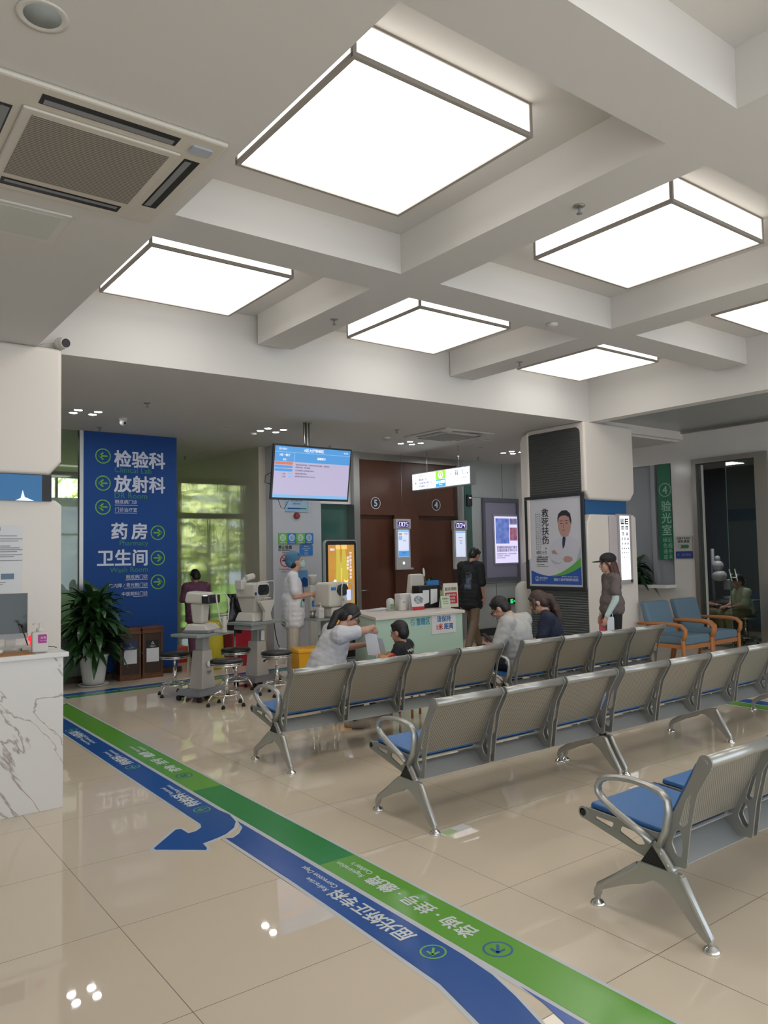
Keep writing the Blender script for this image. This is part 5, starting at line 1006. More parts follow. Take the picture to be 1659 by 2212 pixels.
# door frame, glass leaves with handle
struct(MB().box(11.44, 11.64, 6.80, 6.88, 0, 3.05).box(11.44, 11.64, 5.66, 5.84, 0, 3.05).box(11.44, 11.64, 5.84, 6.80, 2.97, 3.05).build('door_frame_right', steel)); bpy.data.objects['door_frame_right'].name = 'trim_19'
dg = M('dark_door_glass', (.55, .66, .62), .03, trans=1); d3 = struct(bxo('door_3', dg, 11.52, 11.53, 5.86, 6.34, .01, 2.95)); bxo('glass_edge', M('glass_edge', (.40, .46, .36), .3), 11.515, 11.535, 5.855, 5.885, .01, 2.95, d3); bxo('glass_edge', M('glass_edge2', (.10, .16, .14), .3), 11.515, 11.535, 6.335, 6.345, .01, 2.95, d3)
d4 = struct(bxo('door_4', dg, 11.52, 11.53, 6.74, 6.80, .01, 2.95)); bxo('glass_edge', M('bright_edge', (.60, .60, .56), .2), 11.505, 11.54, 6.725, 6.745, .01, 2.95, d4)
MB().tube([(11.45, 6.315, 1.28), (11.45, 6.275, 1.09)], .010, 10).tube([(11.45, 6.225, 1.285), (11.45, 6.185, 1.09)], .010, 10).tube([(11.45, 6.285, 1.15), (11.45, 6.20, 1.15)], .008, 8).tube([(11.45, 6.295, 1.2), (11.525, 6.295, 1.2)], .008, 8).tube([(11.45, 6.21, 1.2), (11.525, 6.21, 1.2)], .008, 8).build('door_handle', M('handle_bright', (.75, .78, .74), .25, .6), d3)
# furniture in the room behind
t = thing('exam_table', 'dark table in the dim room behind the glass doorway', 'table', (13.0, 7.05, 0)); MB().box(-.35, .35, -.30, .30, .66, .70).build('table_top', grey, t, .006); MB().box(-.12, .12, -.12, .12, 0, .66).build('pedestal', dark, t, .006)
t = thing('exam_instrument', 'grey desk instrument on the table in the dim room', 'eye instrument', (12.95, 7.05, .701)); MB().box(-.14, .14, -.15, .15, 0, .07).box(-.10, .10, -.04, .04, .07, .18).box(-.13, .13, -.14, .14, .18, .36).build('body', lgrey, t, .02, seg=3)
t = thing('phoropter', 'white head instrument hanging in the dim room', 'eye instrument', (12.72, 7.22, 1.30)); MB().ell((0, 0, 0), (.10, .10, .10)).ell((0, -.02, -.17), (.13, .13, .10)).ell((0, 0, .12), (.05, .05, .06)).build('head', M('dim_white', (.5, .52, .54), .4), t); MB().cyl((.06, .12, -1.3), (.06, .12, .3), .03).cyl((.06, .12, .05), (0, 0, .05), .02).build('arm', grey, t)
o = copy_tree(s0); o.location = (12.45, 6.62, 0); o.rotation_euler = (0, 0, R(20)); o['label'] = 'black round stool in the dim room under the seated person in yellow'; o['group'] = 'round chrome stools'
o = copy_tree(s0); o.location = (12.45, 7.46, 0); o['label'] = 'black round stool in the dim room hidden under the person by the door frame'
ld = bpy.data.lights.new('room_fill_light', 'AREA'); ld.energy = 14; ld.size = .4; ld.color = (.95, .97, 1); lo = bpy.data.objects.new('room_fill_light', ld); COL.objects.link(lo); lo.location = (12.6, 6.9, 3.05)  # fill light added to brighten the room behind the doorway
t = thing('added_lamp_shade', 'round unseen shade added above the fill light of the dim examination room', 'lamp', (12.6, 6.9, 3.12)); MB().lathe([(.001, 0), (.25, 0), (.25, .08), (.001, .08)]).build('shade', plastic, t)  # unseen shade added to go with the fill light
from mathutils import noise as mnoise
# ================================================================ people
def organic(parts, name, mats, parent, vox=.007, smooth=3):
    """one continuous surface grown from tapered limbs and rounded masses"""
    mb = MB()
    for p in parts:
        if p[0] == 'c':      # limb: p0, p1, r0, r1
            a, b_, r0, r1 = V(p[1]), V(p[2]), p[3], p[4]
            n = max(2, int((b_-a).length/max(.01, min(r0, r1)*.6)))
            mb.tube([a.lerp(b_, k/n) for k in range(n+1)], [r0+(r1-r0)*k/n for k in range(n+1)], 12)
            mb.ell(a, r0*1.0, 12, 8); mb.ell(b_, r1*1.0, 12, 8)
        else:                # mass: centre, radii, rotation matrix
            mb.ell(p[1], p[2], 18, 12, rot=(p[3] if len(p) > 3 else None))
    bmesh.ops.recalc_face_normals(mb.b, faces=mb.b.faces)
    me = bpy.data.meshes.new(name); mb.b.to_mesh(me); mb.b.free(); o = bpy.data.objects.new(name, me); COL.objects.link(o)
    md = o.modifiers.new('r', 'REMESH'); md.mode = 'VOXEL'; md.voxel_size = vox; md.use_smooth_shade = True
    m2 = o.modifiers.new('s', 'SMOOTH'); m2.factor = .5; m2.iterations = smooth
    me2 = bpy.data.meshes.new_from_object(o.evaluated_get(bpy.context.evaluated_depsgraph_get()))
    bpy.data.objects.remove(o); bpy.data.meshes.remove(me); me2.name = name; me2.materials.clear()
    for mt in (mats if isinstance(mats, (list, tuple)) else [mats]): me2.materials.append(mt)
    for p in me2.polygons: p.material_index = 0
    return _link(bpy.data.objects.new(name, me2), parent)
class Rot:
    def __init__(s, m): s.m = m
    def to_matrix(s): return s.m
def hand(parts, w, d, n, side, curl=.5, k=1.0):
    """w wrist, d pointing, n palm normal; side=+1 thumb on +(d x n)"""
    d, n = V(d).normalized(), V(n); n = (n-d*n.dot(d)).normalized(); s = d.cross(n)*side; w = V(w)
    m = MX((s, d, n)).transposed().to_3x3() if False else MX.Identity(3)
    for i, a in enumerate((s, d, n)):
        for j in range(3): m[j][i] = a[j]
    pc = w+d*.045*k; parts.append(('e', pc, (.036*k, .048*k, .015*k), Rot(m)))
    for i, (off, L_) in enumerate(((.026, .066), (.009, .076), (-.009, .070), (-.025, .054))):
        p = w+d*.082*k+s*off*k; a = 0; r = .0085*k
        for sg, q in enumerate((.45, .32, .25)):
            a += curl*(.55+.25*sg); q_ = p+(d*cos(a)+n*sin(a))*L_*q*k; parts.append(('c', p, q_, r, r*.9)); p = q_; r *= .9
    p = w+d*.025*k+s*.028*k; q_ = p+(s*.75+d*.6+n*.25).normalized()*.032*k; parts.append(('c', p, q_, .0105*k, .0095*k)); parts.append(('c', q_, q_+(d*.9+s*.15+n*.45*curl).normalized()*.028*k, .0095*k, .0075*k))
def hframe(f, up=(0, 0, 1)):
    f = V(f).normalized(); r = f.cross(V(up)).normalized(); u = r.cross(f)
    m = MX.Identity(3)
    for i, a in enumerate((r, f, u)):
        for j in range(3): m[j][i] = a[j]
    return m
def person(label, loc, rz, J, shirt, pants, shoes, hair, vox=.0075, hk=1.0, sk=None, sleeve=.75, hem=None, pants_r=1.0, bulk=1.0, hide_legs=False, shirt_name='shirt', group=None):
    """J: joints in the person's own frame, facing +y.  Returns root, head matrix"""
    t = thing('person', label, 'person', loc, rz, group); S_ = sk or skin
    P = {k: V(v) for k, v in J.items() if k not in ('f', 'hl', 'hr')}
    hf = hframe(J['f']); hc = P['head']; Hm = hf
    def hp(x, y, z): return hc+Hm@V((x*hk, y*hk, z*hk))
    b_ = []
    b_.append(('e', hp(0, -.008, .022), (.074*hk, .092*hk, .096*hk), Rot(Hm)))         # skull
    b_.append(('e', hp(0, .030, -.042), (.056*hk, .058*hk, .066*hk), Rot(Hm)))         # face and jaw
    b_.append(('e', hp(0, .060, -.092), (.024*hk, .022*hk, .018*hk), Rot(Hm)))         # chin
    b_.append(('c', hp(0, .086, .008), hp(0, .104, -.030), .008*hk, .012*hk))          # nose
    b_.append(('e', hp(0, .084, -.064), (.022*hk, .010*hk, .009*hk), Rot(Hm)))         # lips
    for s in (-1, 1):
        b_.append(('e', hp(s*.076, -.004, -.012), (.010*hk, .020*hk, .032*hk), Rot(Hm)))   # ears
        b_.append(('e', hp(s*.034, .070, -.024), (.020*hk, .016*hk, .016*hk), Rot(Hm)))    # cheeks
    b_.append(('c', hp(0, -.012, -.075), P['neck'], .050*hk, .054*hk))
    pel, ch = P['pelvis'], P['chest']; ax = (ch-pel).normalized()
    sl, sr = P['sl'], P['sr']; rt = (sr-sl).normalized(); fw = ax.cross(rt); fw = -fw if fw.y < 0 and abs(fw.y) > .2 else fw
    tm = MX.Identity(3)
    for i, a in enumerate((rt, fw.normalized(), rt.cross(fw).normalized())):
        for j in range(3): tm[j][i] = a[j]
    w = (sr-sl).length/2
    for c in (sl, sr): b_.append(('c', P['neck']-ax*.04, c, .040*min(1, bulk), .040*min(1, bulk)))
    b_ += [('e', ch, (w*.86, .105*bulk, .15), Rot(tm)), ('e', pel.lerp(ch, .5), (w*.72, .095*bulk, .16), Rot(tm)), ('e', pel, (w*.88, .115*bulk, .12), Rot(tm))]
    for s, c in (('l', sl), ('r', sr)):
        e, wr = P['e'+s], P['w'+s]
        b_ += [('c', c, e, .050*bulk, .038), ('c', e, wr, .038, .024), ('c', ch+(c-ch)*.4, c, .065*min(1, bulk), .050*min(1, bulk))]
        h_ = J['h'+s]; hand(b_, wr, h_[0], h_[1], (h_[3] if len(h_) > 3 else (1 if s == 'l' else -1)), h_[2], hk*.98)
        hip, kn, an = P['hip'+s], P['k'+s], P['a'+s]
        b_ += [('c', hip, kn, .078, .056), ('c', kn, an, .054, .034), ('c', an, an+V((0, .10, -.03)), .03, .026)]
    body = organic(b_, 'body', S_, t, vox)
    # clothing
    g = []
    k_ = .018
    g += [('c', P['neck']-ax*.055, ch, .062, .10)]
    hm = pel if hem is None else V(hem); L1, L2 = (ch-pel).length, (pel-hm).length; N_ = max(5, int((L1+L2)/.06))
    wl_2 = .09+.094*pants_r+.022
    for i in range(N_+1):      # one smooth tapering trunk from the chest down to the hem
        d_ = (L1+L2)*i/N_; c_ = ch+(pel-ch)*(d_/L1) if d_ <= L1 else pel+(hm-pel)*((d_-L1)/max(L2, .001)); q_ = d_/(L1+L2)
        g.append(('e', c_, (max(w*(.96-.10*sin(pi*min(1, q_*1.1)))+k_, .0 if d_ < L1-.14 or hem is None else wl_2), (.122+.018*q_)*bulk+(.022 if d_ > L1-.14 else 0), .15 if q_ < .75 else .10), Rot(tm)))
    for c in (sl, sr): g.append(('c', P['neck']-ax*.035+(c-ch)*.10, c.lerp(P['neck'], .10), .056, .066))
    for s, c in (('l', sl), ('r', sr)):
        e, wr = P['e'+s], P['w'+s]
        g.append(('c', ch+(c-ch)*.45, c, .085, .066*bulk+.006))
        if sleeve <= 1: g.append(('c', c, c.lerp(e, sleeve), .064*bulk+.008, .068))
        else: g += [('c', c, e, .064*bulk+.008, .052), ('c', e, e.lerp(wr, sleeve-1), .052, .038)]
    organic(g, shirt_name, shirt, t, vox, 12)
    so_ = [x for x in S.objects if x.parent == t and x.name.split('.')[0] == shirt_name][0]
    nr_ = [v.normal.copy() for v in so_.data.vertices]
    for v, nv_ in zip(so_.data.vertices, nr_):
        n1_ = mnoise.noise(v.co*V((9, 9, 4.5)).x*1.0+V((loc[0], 0, 0))); v.co += nv_*(.010*n1_+.005*mnoise.noise(v.co*22))
    if pants:
        g = [('e', pel, (w*.90+.012, .130*bulk, .13), Rot(tm))]
        for s in 'lr':
            hip, kn, an = P['hip'+s], P['k'+s], P['a'+s]
            g += [('c', hip, kn, .094*pants_r, .072*pants_r), ('c', kn, kn.lerp(an, .93), .070*pants_r, .056*pants_r)]
        organic(g, 'trousers', pants, t, vox, 4)
    if shoes:
        for s in 'lr':
            an = P['a'+s]; tw = V(J.get('toe'+s, (0, 1, 0))).normalized() if ('toe'+s) in J else V((0, 1, 0)); sd_ = V((tw.y, -tw.x, 0)); z0 = an.z-.075
            mb = []; mb += [('c', V((an.x, an.y, z0+.04))-tw*.03, V((an.x, an.y, z0+.032))+tw*.14, .040, .036), ('c', V((an.x, an.y, z0+.04)), an+V((0, 0, .0)), .042, .040), ('c', V((an.x, an.y, z0+.022))-tw*.05, V((an.x, an.y, z0+.022))+tw*.16, .022, .022)]
            organic(mb, 'shoe', shoes, t, vox, 2)
    # face details
    mb = MB()
    for s in (-1, 1): mb.ell(hp(s*.030, .081, .004), (.010*hk, .006*hk, .005*hk), 8, 6, rot=Rot(Hm))
    mb.build('eyes', M('eye_dark', (.02, .015, .012), .3), t)
    mb = MB()
    for s in (-1, 1): mb.tube([hp(s*.018, .086, .022), hp(s*.032, .086, .026), hp(s*.046, .076, .021)], .0035*hk, 6)
    mb.build('eyebrows', hairm, t); MB().tube([hp(-.02, .088, -.064), hp(0, .094, -.066), hp(.02, .088, -.064)], .004*hk, 6).build('mouth', M('lip', (.40, .15, .13), .5), t)
    if hair: 
        hm_, hs = hair
        q = [('e', hp(0, -.016, .040), (.082*hk, .097*hk, .092*hk), Rot(Hm)), ('e', hp(0, -.05, -.005), (.078*hk, .06*hk, .085*hk), Rot(Hm))]
        if hs in ('short', 'kid'): q += [('c', hp(-.045, .045, .080), hp(.045, .045, .080), .022*hk, .022*hk), ('e', hp(0, -.055, -.035), (.066*hk, .04*hk, .05*hk), Rot(Hm))]
        else:
            q += [('c', hp(-.055, .048, .06), hp(-.076, .01, -.02), .018*hk, .012*hk), ('c', hp(.055, .048, .06), hp(.076, .01, -.02), .018*hk, .012*hk), ('c', hp(-.045, .058, .074), hp(.045, .058, .074), .018*hk, .018*hk)]
        q += [('c', hc+V(a), hc+V(c), r0, r1) for a, c, r0, r1 in (hs if isinstance(hs, list) else [])]
        organic(q, 'hair', hm_, t, .006, 2)
    return t, hp, Hm
wcoat = M('nurse_white', (.72, .71, .74), .7, bump=(25, .25)); cpants = M('cream_trousers', (.60, .54, .47), .8, bump=(20, .3)); wshoe = M('white_shoe', (.6, .6, .6), .5)

# --- nurse
J = dict(pelvis=(0, 0, .90), chest=(0, .0, 1.22), neck=(0, .01, 1.40), head=(0, .05, 1.535), f=(.0, .95, .26), sl=(-.175, 0, 1.345), sr=(.175, 0, 1.345), el=(-.225, .03, 1.08), er=(.225, .02, 1.08), wl=(-.05, .25, 1.10), wr=(.055, .24, 1.09),
         hl=((.35, .9, .12), (.8, -.2, .4), .5), hr=((-.3, .9, .15), (-.8, -.1, .5), .6), hipl=(-.09, 0, .86), hipr=(.09, 0, .86), kl=(-.10, .02, .47), kr=(.10, -.01, .47), al=(-.10, 0, .08), ar=(.10, -.03, .08))
t, hp, Hm = person('person in white nurse tunic, blue cap and pale green mask, standing with hands together', (5.18, 8.92, 0), -118, J, wcoat, cpants, wshoe, (hairm, 'short'), hem=(0, 0, .72), sleeve=.72, shirt_name='tunic', pants_r=1.08)
organic([('e', hp(0, -.030, .058), (.098, .112, .098), Rot(Hm)), ('e', hp(0, -.075, .02), (.085, .070, .085), Rot(Hm))], 'surgical_cap', M('cap_blue', (.07, .19, .32), .8, bump=(30, .3)), t, .007, 2)
o = organic([('e', hp(0, .060, -.050), (.058, .048, .055), Rot(Hm)), ('e', hp(0, .082, -.030), (.03, .03, .03), Rot(Hm))], 'face_mask', M('mask_green', (.36, .62, .58), .7), t, .006, 2)
MB().tube([hp(.05, .07, -.02), hp(.075, .0, .0)], .002, 5).build('mask_strap', paper, o)
MB().ell((.14, .12, .98), (.04, .02, .045)).build('hanging_mask', M('mask_green', (.36, .62, .58), .7), t); MB().tube([(.10, .13, 1.28), (.12, .14, 1.10), (.13, .14, 1.0)], .004, 6).tube([(.14, .13, 1.01), (.15, .14, 1.04)], .014, 8).build('lanyard', ink, t)
MB().box(.05, .09, .13, .142, 1.0, 1.04).build('badge', red, t)
for x in [x for x in S.objects if x.parent == t and x.name.startswith('eyebrows')]: bpy.data.objects.remove(x)   # covered by the cap
# --- woman in purple with her back turned
J = dict(pelvis=(0, 0, .78), chest=(0, .05, 1.06), neck=(0, .09, 1.20), head=(.0, .14, 1.30), f=(-.2, .85, -.45), sl=(-.165, .05, 1.15), sr=(.165, .05, 1.15), el=(-.22, .10, .93), er=(.21, .14, .94), wl=(-.08, .27, .95), wr=(.06, .28, .94),
         hl=((.9, .3, 0), (0, -.5, -.8), .5), hr=((-.9, .3, 0), (0, -.5, -.8), .5), hipl=(-.085, 0, .74), hipr=(.085, 0, .74), kl=(-.09, .02, .42), kr=(.09, .02, .42), al=(-.09, 0, .08), ar=(.09, 0, .08))
pur = M('plum_fabric', (.22, .085, .15), .8, bump=(22, .3)); t, hp, Hm = person('person in plum trouser suit seen from behind, arms folded, in the passage', (5.12, 11.9, 0), -8, J, pur, pur, M('dark_shoe', (.02, .02, .02), .4), (hairm, 'short'), hem=(0, 0, .62), sleeve=1.9, shirt_name='jacket', hk=.98)
# --- walking man in black
J = dict(pelvis=(0, 0, .93), chest=(0, .03, 1.27), neck=(0, .07, 1.46), head=(0, .15, 1.565), f=(.1, .86, -.48), sl=(-.175, .02, 1.395), sr=(.175, .02, 1.395), el=(-.21, .06, 1.12), er=(.225, -.01, 1.12), wl=(-.18, .28, 1.03), wr=(.215, .05, .88),
         hl=((.1, .95, -.2), (.3, 0, -1), .7), hr=((0, .1, -1), (-1, .2, 0), .5), hipl=(-.09, 0, .90), hipr=(.09, 0, .90), kl=(-.10, .20, .52), kr=(.10, -.06, .50), al=(-.10, .38, .078), ar=(.10, -.28, .085))
btee = M('black_tee', (.012, .013, .015), .8, bump=(18, .25)); t, hp, Hm = person('person in loose black printed T-shirt and khaki trousers, walking away behind the counter', (8.70, 9.22, 0), -76, J, btee, M('khaki', (.22, .15, .10), .8), M('dark_shoe', (.02, .02, .02), .4), (hairm, 'short'), hem=(0, 0, .76), sleeve=1.0, bulk=1.12, vox=.008)
bt_ = [x for x in S.objects if x.parent == t and x.name.startswith('shirt')][0]
def decal(nm, items, mat, shirt_, par, mtx, plane=None):
    o = text(nm, items, mat, par, mtx=mtx, t=.0004) if plane is None else plane
    md = o.modifiers.new('wrap', 'SHRINKWRAP'); md.target = shirt_; md.wrap_method = 'NEAREST_SURFACEPOINT'; md.offset = .004; return o
bk = MX.Translation((0, -.16, 0)) @ XZ        # text on the back: seen from -y
pl = MB(); n_ = 8
for i in range(n_):
    for j in range(n_): pl.quad((-.02+.13*i/n_, -.16, 1.02+.24*j/n_), (-.02+.13*(i+1)/n_, -.16, 1.02+.24*j/n_), (-.02+.13*(i+1)/n_, -.16, 1.02+.24*(j+1)/n_), (-.02+.13*i/n_, -.16, 1.02+.24*(j+1)/n_))
decal('back_print', None, None, bt_, t, None, pl.build('back_print', M('back_print', (.035, .05, .075), .7, noise=(22, (.11, .14, .18), .12)), t)); decal('print_lettering', [('STREET', .045, 1.275, .035, 'C', .01)], greyink, bt_, t, bk)
t2 = thing('paper_sheet', 'white folded paper in the walking person hand', 'paper', (9.02, 9.33, .98), -76); MB().hexa([(-.06, -.02, -.10), (.06, .06, -.12), (.06, .063, -.12), (-.06, -.017, -.10)], [(-.05, -.06, .06), (.08, .02, .04), (.08, .023, .04), (-.05, -.057, .06)]).build('sheet', paper, t2)
# --- standing girl with cap
J = dict(pelvis=(0, 0, .86), chest=(0, 0, 1.14), neck=(0, .015, 1.31), head=(0, .045, 1.44), f=(0, .99, -.08), sl=(-.150, 0, 1.255), sr=(.150, 0, 1.255), el=(-.19, .03, 1.00), er=(.19, -.03, 1.0), wl=(-.19, .15, .80), wr=(.17, .08, .80),
         hl=((0, .3, -.95), (1, .2, 0), .6), hr=((0, .2, -.95), (-1, .2, 0), .6), hipl=(-.08, 0, .82), hipr=(.08, 0, .82), kl=(-.085, .01, .45), kr=(.085, .01, .45), al=(-.085, 0, .08), ar=(.085, 0, .08))
mauve = M('taupe_tee', (.145, .115, .11), .8, bump=(20, .2)); hairr = M('auburn_hair', (.085, .03, .025), .42, bump=(80, .6))
t, hp, Hm = person('person in black cap and taupe T-shirt with pale sleeves, long auburn hair, standing', (7.98, 5.93, 0), 58, J, mauve, M('black_trousers', (.010, .010, .012), .8), wshoe, (hairr, [((0, -.06, -.02), (0, -.10, -.16), .07, .062), ((0, -.10, -.16), (-.02, -.12, -.30), .062, .045), ((-.02, -.12, -.30), (-.04, -.12, -.37), .045, .02), ((-.06, -.02, -.02), (-.06, -.05, -.15), .03, .025), ((.06, -.02, -.02), (.06, -.05, -.15), .03, .025)]), hem=(0, 0, .88), sleeve=.62, pants_r=.98, hk=.96, bulk=.9)
organic([('e', hp(0, -.018, .062), (.094, .106, .078), Rot(Hm)), ('e', hp(0, .12, .038), (.066, .075, .010), Rot(Hm))], 'cap', M('black_cap', (.014, .014, .016), .7), t, .005, 1)
ps = M('pale_sleeve', (.50, .60, .58), .7, bump=(25, .3))
for s_, c_, e_, w_ in (('l', (-.150, 0, 1.255), (-.19, .03, 1.00), (-.19, .15, .80)), ('r', (.15, 0, 1.255), (.19, -.03, 1.0), (.17, .08, .80))): organic([('c', V(c_).lerp(V(e_), .5), e_, .046, .044), ('c', e_, V(e_).lerp(V(w_), .95), .044, .030)], 'arm_sleeve', ps, t, .007, 2)
t2 = thing('red_folder', 'small red booklet in the capped person hand', 'booklet', (7.75, 5.90, .66), 58); MB().rbox(-.012, .004, -.03, .05, -.03, .09, .01, 'x').build('cover', M('booklet_red', (.50, .07, .10), .5), t2)
# --- woman in white T-shirt bending over
J = dict(pelvis=(0, -.10, .47), chest=(0, .0, .755), neck=(0, .085, .90), head=(0, .165, 1.005), f=(.12, .80, -.55), sl=(-.175, .015, .85), sr=(.175, .01, .85), el=(-.22, .20, .68), er=(.235, .25, .885), wl=(-.06, .37, .72), wr=(.07, .385, .90),
         hl=((.3, .9, .1), (.5, 0, -.8), .6), hr=((-.35, .5, -.8), (-.5, -.5, .1), .8), hipl=(-.10, -.06, .45), hipr=(.10, -.06, .45), kl=(-.12, .30, .47), kr=(.30, .25, .47), al=(-.10, .25, .085), ar=(.36, .06, .085), toer=(.3, 1, 0))
wtee = M('white_tee', (.58, .58, .61), .8, bump=(16, .35)); t, hp, Hm = person('person in white T-shirt with black ponytail and glasses, seated and bending to the child', (4.11, 6.30, 0), -108, J, wtee, M('denim', (.02, .028, .05), .8), M('beige_shoe', (.33, .27, .21), .6), (hairm, [((0, -.07, .05), (0, -.13, .03), .045, .04), ((0, -.13, .03), (.01, -.20, -.10), .042, .036), ((.01, -.20, -.10), (.02, -.23, -.22), .034, .012)]), vox=.0065, sleeve=.62, bulk=1.28)
mb = MB()
for s in (-1, 1): mb.tube([hp(s*.034+.022*cos(a), .100, .0+.016*sin(a)) for a in [R(30*i) for i in range(12)]], .0022, 5, close=True)
mb.tube([hp(-.012, .101, 0), hp(.012, .101, 0)], .002, 5).tube([hp(.056, .098, .002), hp(.08, .0, .006)], .002, 5).tube([hp(-.056, .098, .002), hp(-.08, .0, .006)], .002, 5).build('glasses', black, t)
t2 = thing('low_chair', 'low stool hidden under the seated person in white', 'stool', (4.03, 6.33, 0)); MB().lathe([(.001, .30), (.16, .30), (.17, .34), (.001, .35)]).build('seat', stm, t2)
for a in range(4): MB().cyl((.12*cos(a*pi/2), .12*sin(a*pi/2), .3), (.16*cos(a*pi/2), .16*sin(a*pi/2), 0), .012).build('leg', chrome, t2)
t2 = thing('paper_sheets', 'white printed sheets held up between the seated person and the child', 'papers', (4.44, 6.10, .76), -30); MB().hexa([(-.055, 0, -.13), (.075, .02, -.15), (.075, .023, -.15), (-.055, .003, -.13)], [(-.09, -.04, .09), (.03, -.02, .07), (.03, -.017, .07), (-.09, -.037, .09)]).build('front_sheet', paper, t2); MB().hexa([(.0, .03, -.13), (.14, .05, -.16), (.14, .053, -.16), (0, .033, -.13)], [(.0, .0, .05), (.09, .0, .02), (.09, .003, .02), (.0, .003, .05)]).build('rear_sheet', M('photo_paper', (.40, .42, .42), .4), t2)
t2 = thing('paper_bag', 'crumpled orange-brown paper bag with red tape beside the child', 'bag', (4.55, 6.03, .50), 15); o = MB().lathe([(.001, -.16), (.10, -.16), (.115, .0), (.12, .10), (.09, .14), (.001, .12)], n=22, sx=1.3, sy=.6).build('bag', M('kraft', (.48, .24, .10), .7), t2); crumple(o, .03, 14, 5); MB().tube([(-.10, -.07, .10), (-.02, -.09, .14), (.06, -.08, .10), (.11, -.05, .13)], .010, 6).build('tape', red, t2)
# --- child
J = dict(pelvis=(0, -.02, .38), chest=(0, .0, .585), neck=(0, .02, .715), head=(0, .045, .825), f=(.12, .97, -.16), sl=(-.135, 0, .675), sr=(.135, 0, .675), el=(-.17, .06, .48), er=(.17, .06, .48), wl=(-.10, .20, .44), wr=(.10, .20, .44),
         hl=((.3, .9, -.1), (.3, 0, -1), .5), hr=((-.3, .9, -.1), (-.3, 0, -1), .5), hipl=(-.06, 0, .34), hipr=(.06, 0, .34), kl=(-.08, .26, .36), kr=(.08, .26, .36), al=(-.07, .30, .085), ar=(.09, .26, .085))
t, hp, Hm = person('child in black T-shirt with white MONEY print, short black hair, seated by the counter', (4.80, 6.08, 0), 30, J, btee, M('dark_shorts', (.02, .022, .028), .8), M('black_shoe', (.012, .012, .013), .4), (hairm, 'kid'), vox=.0065, hk=.93, sleeve=.8, sk=M('skin_child', (.50, .27, .18), .55), bulk=.85)
bt_ = [x for x in S.objects if x.parent == t and x.name.startswith('shirt')][0]
decal('print_lettering', [('MONEY', 0, .655, .06, 'C', .03), ('POWER', .03, .61, .038, 'C', .02)], M('print_white2', (.60, .60, .55), .7), bt_, t, MX.Translation((0, -.14, 0)) @ XZ)
t2 = thing('low_chair', 'small wooden chair hidden under the child', 'chair', (4.80, 6.08, 0), 30); MB().box(-.13, .13, -.14, .12, .22, .245).build('seat', wd, t2)
for sx in (-.11, .11):
    for sy in (-.12, .10): MB().cyl((sx, sy, 0), (sx, sy, .23), .012).build('leg', wd, t2)
# --- man in grey T-shirt
J = dict(pelvis=(0, 0, .50), chest=(0, .03, .80), neck=(0, .11, .96), head=(-.01, .205, 1.03), f=(-.18, .78, -.58), sl=(-.195, .035, .90), sr=(.195, .035, .90), el=(-.27, .10, .68), er=(.26, .10, .68), wl=(-.10, .30, .66), wr=(.06, .30, .64),
         hl=((.6, .7, .1), (.2, -.4, .9), .7), hr=((-.7, .6, 0), (-.2, -.3, .9), .5), hipl=(-.10, .02, .49), hipr=(.10, .02, .49), kl=(-.14, .42, .50), kr=(.14, .42, .50), al=(-.13, .40, .085), ar=(.13, .42, .085))
gtee = M('grey_tee', (.44, .43, .41), .85, bump=(14, .4)); t, hp, Hm = person('person in light grey T-shirt with black glasses, seated on the far bench', (5.77, 5.42, 0), 16, J, gtee, M('dark_trousers', (.025, .028, .034), .8), M('dark_shoe', (.02, .02, .02), .4), (hairm, 'short'), vox=.0065, sleeve=.95, bulk=1.18)
mb = MB()
for s in (-1, 1): mb.tube([hp(s*.034+.024*cos(a), .100, .0+.018*sin(a)) for a in [R(30*i) for i in range(12)]], .0028, 5, close=True)
mb.tube([hp(-.012, .101, 0), hp(.012, .101, 0)], .002, 5).tube([hp(.056, .098, .004), hp(.082, .0, .008)], .0028, 5).tube([hp(-.056, .098, .004), hp(-.082, .0, .008)], .0028, 5).build('glasses', black, t)
t2 = thing('mobile_phone', 'black phone in the hands of the seated person in grey', 'phone', (5.65, 5.74, .72), 16); MB().hexa([(-.035, -.05, -.03), (.035, -.05, -.03), (.035, -.044, -.036), (-.035, -.044, -.036)], [(-.035, .06, .05), (.035, .06, .05), (.035, .066, .044), (-.035, .066, .044)]).build('phone', black, t2)
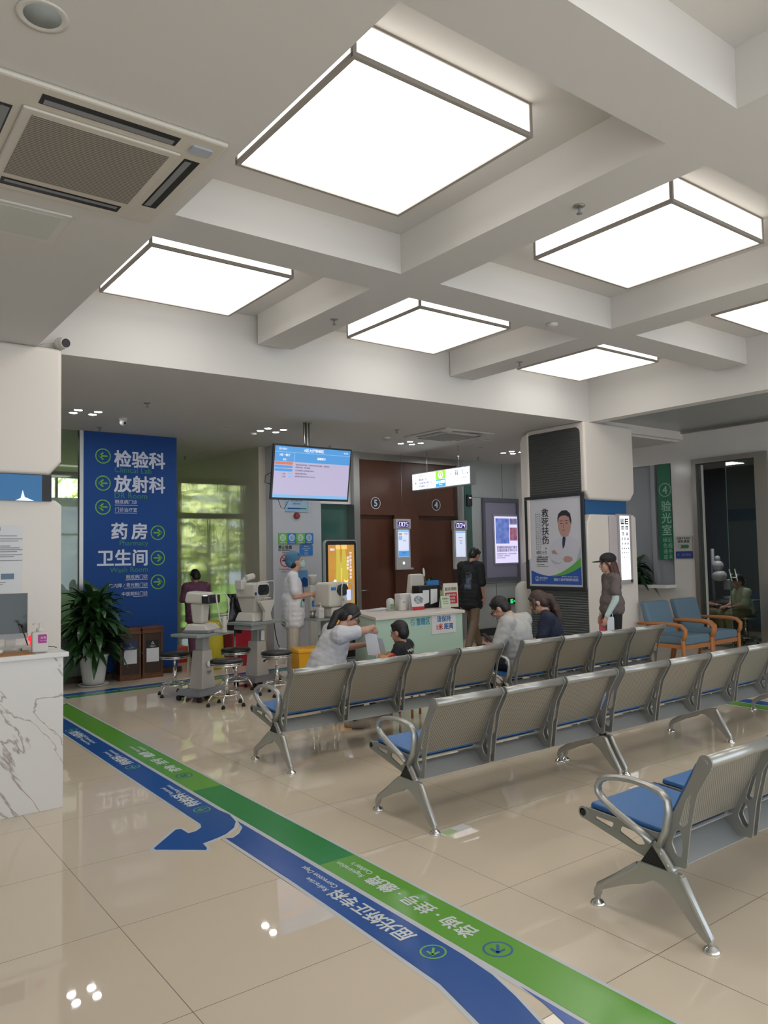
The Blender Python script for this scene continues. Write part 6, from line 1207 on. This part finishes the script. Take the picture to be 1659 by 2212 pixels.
# --- woman in navy
J = dict(pelvis=(0, 0, .50), chest=(0, .04, .80), neck=(0, .09, .965), head=(0, .155, 1.065), f=(0, .88, -.42), sl=(-.165, .04, .90), sr=(.165, .04, .90), el=(-.22, .12, .66), er=(.22, .10, .66), wl=(-.07, .30, .63), wr=(.07, .30, .63),
         hl=((.5, .8, 0), (.2, -.3, .9), .6), hr=((-.5, .8, 0), (-.2, -.3, .9), .6), hipl=(-.09, .02, .49), hipr=(.09, .02, .49), kl=(-.11, .42, .50), kr=(.11, .42, .50), al=(-.1, .42, .085), ar=(.1, .42, .085))
navy = M('navy_top', (.014, .020, .045), .8, bump=(18, .25)); t, hp, Hm = person('person in navy top with a long wavy brown ponytail, seated on the far bench', (6.35, 5.47, 0), 34, J, navy, M('dark_trousers', (.025, .028, .034), .8), M('dark_shoe', (.02, .02, .02), .4), (hairb, [((0, -.06, .06), (.03, -.12, .04), .05, .045), ((.03, -.12, .04), (.06, -.17, -.06), .05, .046), ((.06, -.17, -.06), (.05, -.20, -.16), .052, .044), ((.05, -.20, -.16), (.08, -.21, -.25), .048, .032), ((.08, -.21, -.25), (.07, -.22, -.33), .034, .012), ((.0, -.18, -.08), (.02, -.22, -.22), .03, .016), ((-.07, .04, .02), (-.075, .03, -.07), .022, .014)]), vox=.0065, sleeve=1.3, bulk=1.1)
# --- two seated in the dim room
J0 = dict(pelvis=(0, 0, .56), chest=(0, .03, .80), neck=(0, .06, .93), head=(0, .10, 1.04), f=(0, .97, -.2), sl=(-.145, .03, .885), sr=(.145, .03, .885), el=(-.18, .10, .68), er=(.18, .10, .68), wl=(-.08, .28, .64), wr=(.08, .28, .64),
         hl=((.3, .9, 0), (0, 0, -1), .5), hr=((-.3, .9, 0), (0, 0, -1), .5), hipl=(-.08, .02, .54), hipr=(.08, .02, .54), kl=(-.10, .36, .50), kr=(.10, .36, .50), al=(-.1, .30, .15), ar=(.1, .32, .15))
ytee = M('pale_yellow_shirt', (.62, .60, .42), .8, bump=(18, .3)); olv = M('olive_trousers', (.16, .15, .07), .8)
t, hp, Hm = person('person in pale yellow shirt seated on a stool in the dim room, seen through glass', (12.44, 6.62, 0), 60, J0, ytee, olv, M('dark_shoe', (.02, .02, .02), .4), (hairm, 'short'), vox=.009, sleeve=.9)
t, hp, Hm = person('person in pale shirt seated in the dim room, half hidden by the steel door frame', (12.40, 7.46, 0), -150, J0, M('pale_shirt', (.66, .62, .55), .8), olv, M('dark_shoe', (.02, .02, .02), .4), (hairm, 'short'), vox=.009, sleeve=.9)

t2 = thing('white_tote', 'thin white bag hanging beside the capped person, behind the booklet', 'bag', (7.80, 5.83, .52), 58); MB().rbox(-.015, .015, -.045, .045, 0, .28, .02, 'x').build('bag', paper, t2, .006); MB().tube([(0, -.035, .27), (0, -.02, .34), (0, .02, .34), (0, .035, .27)], .006, 6).build('strap', paper, t2)
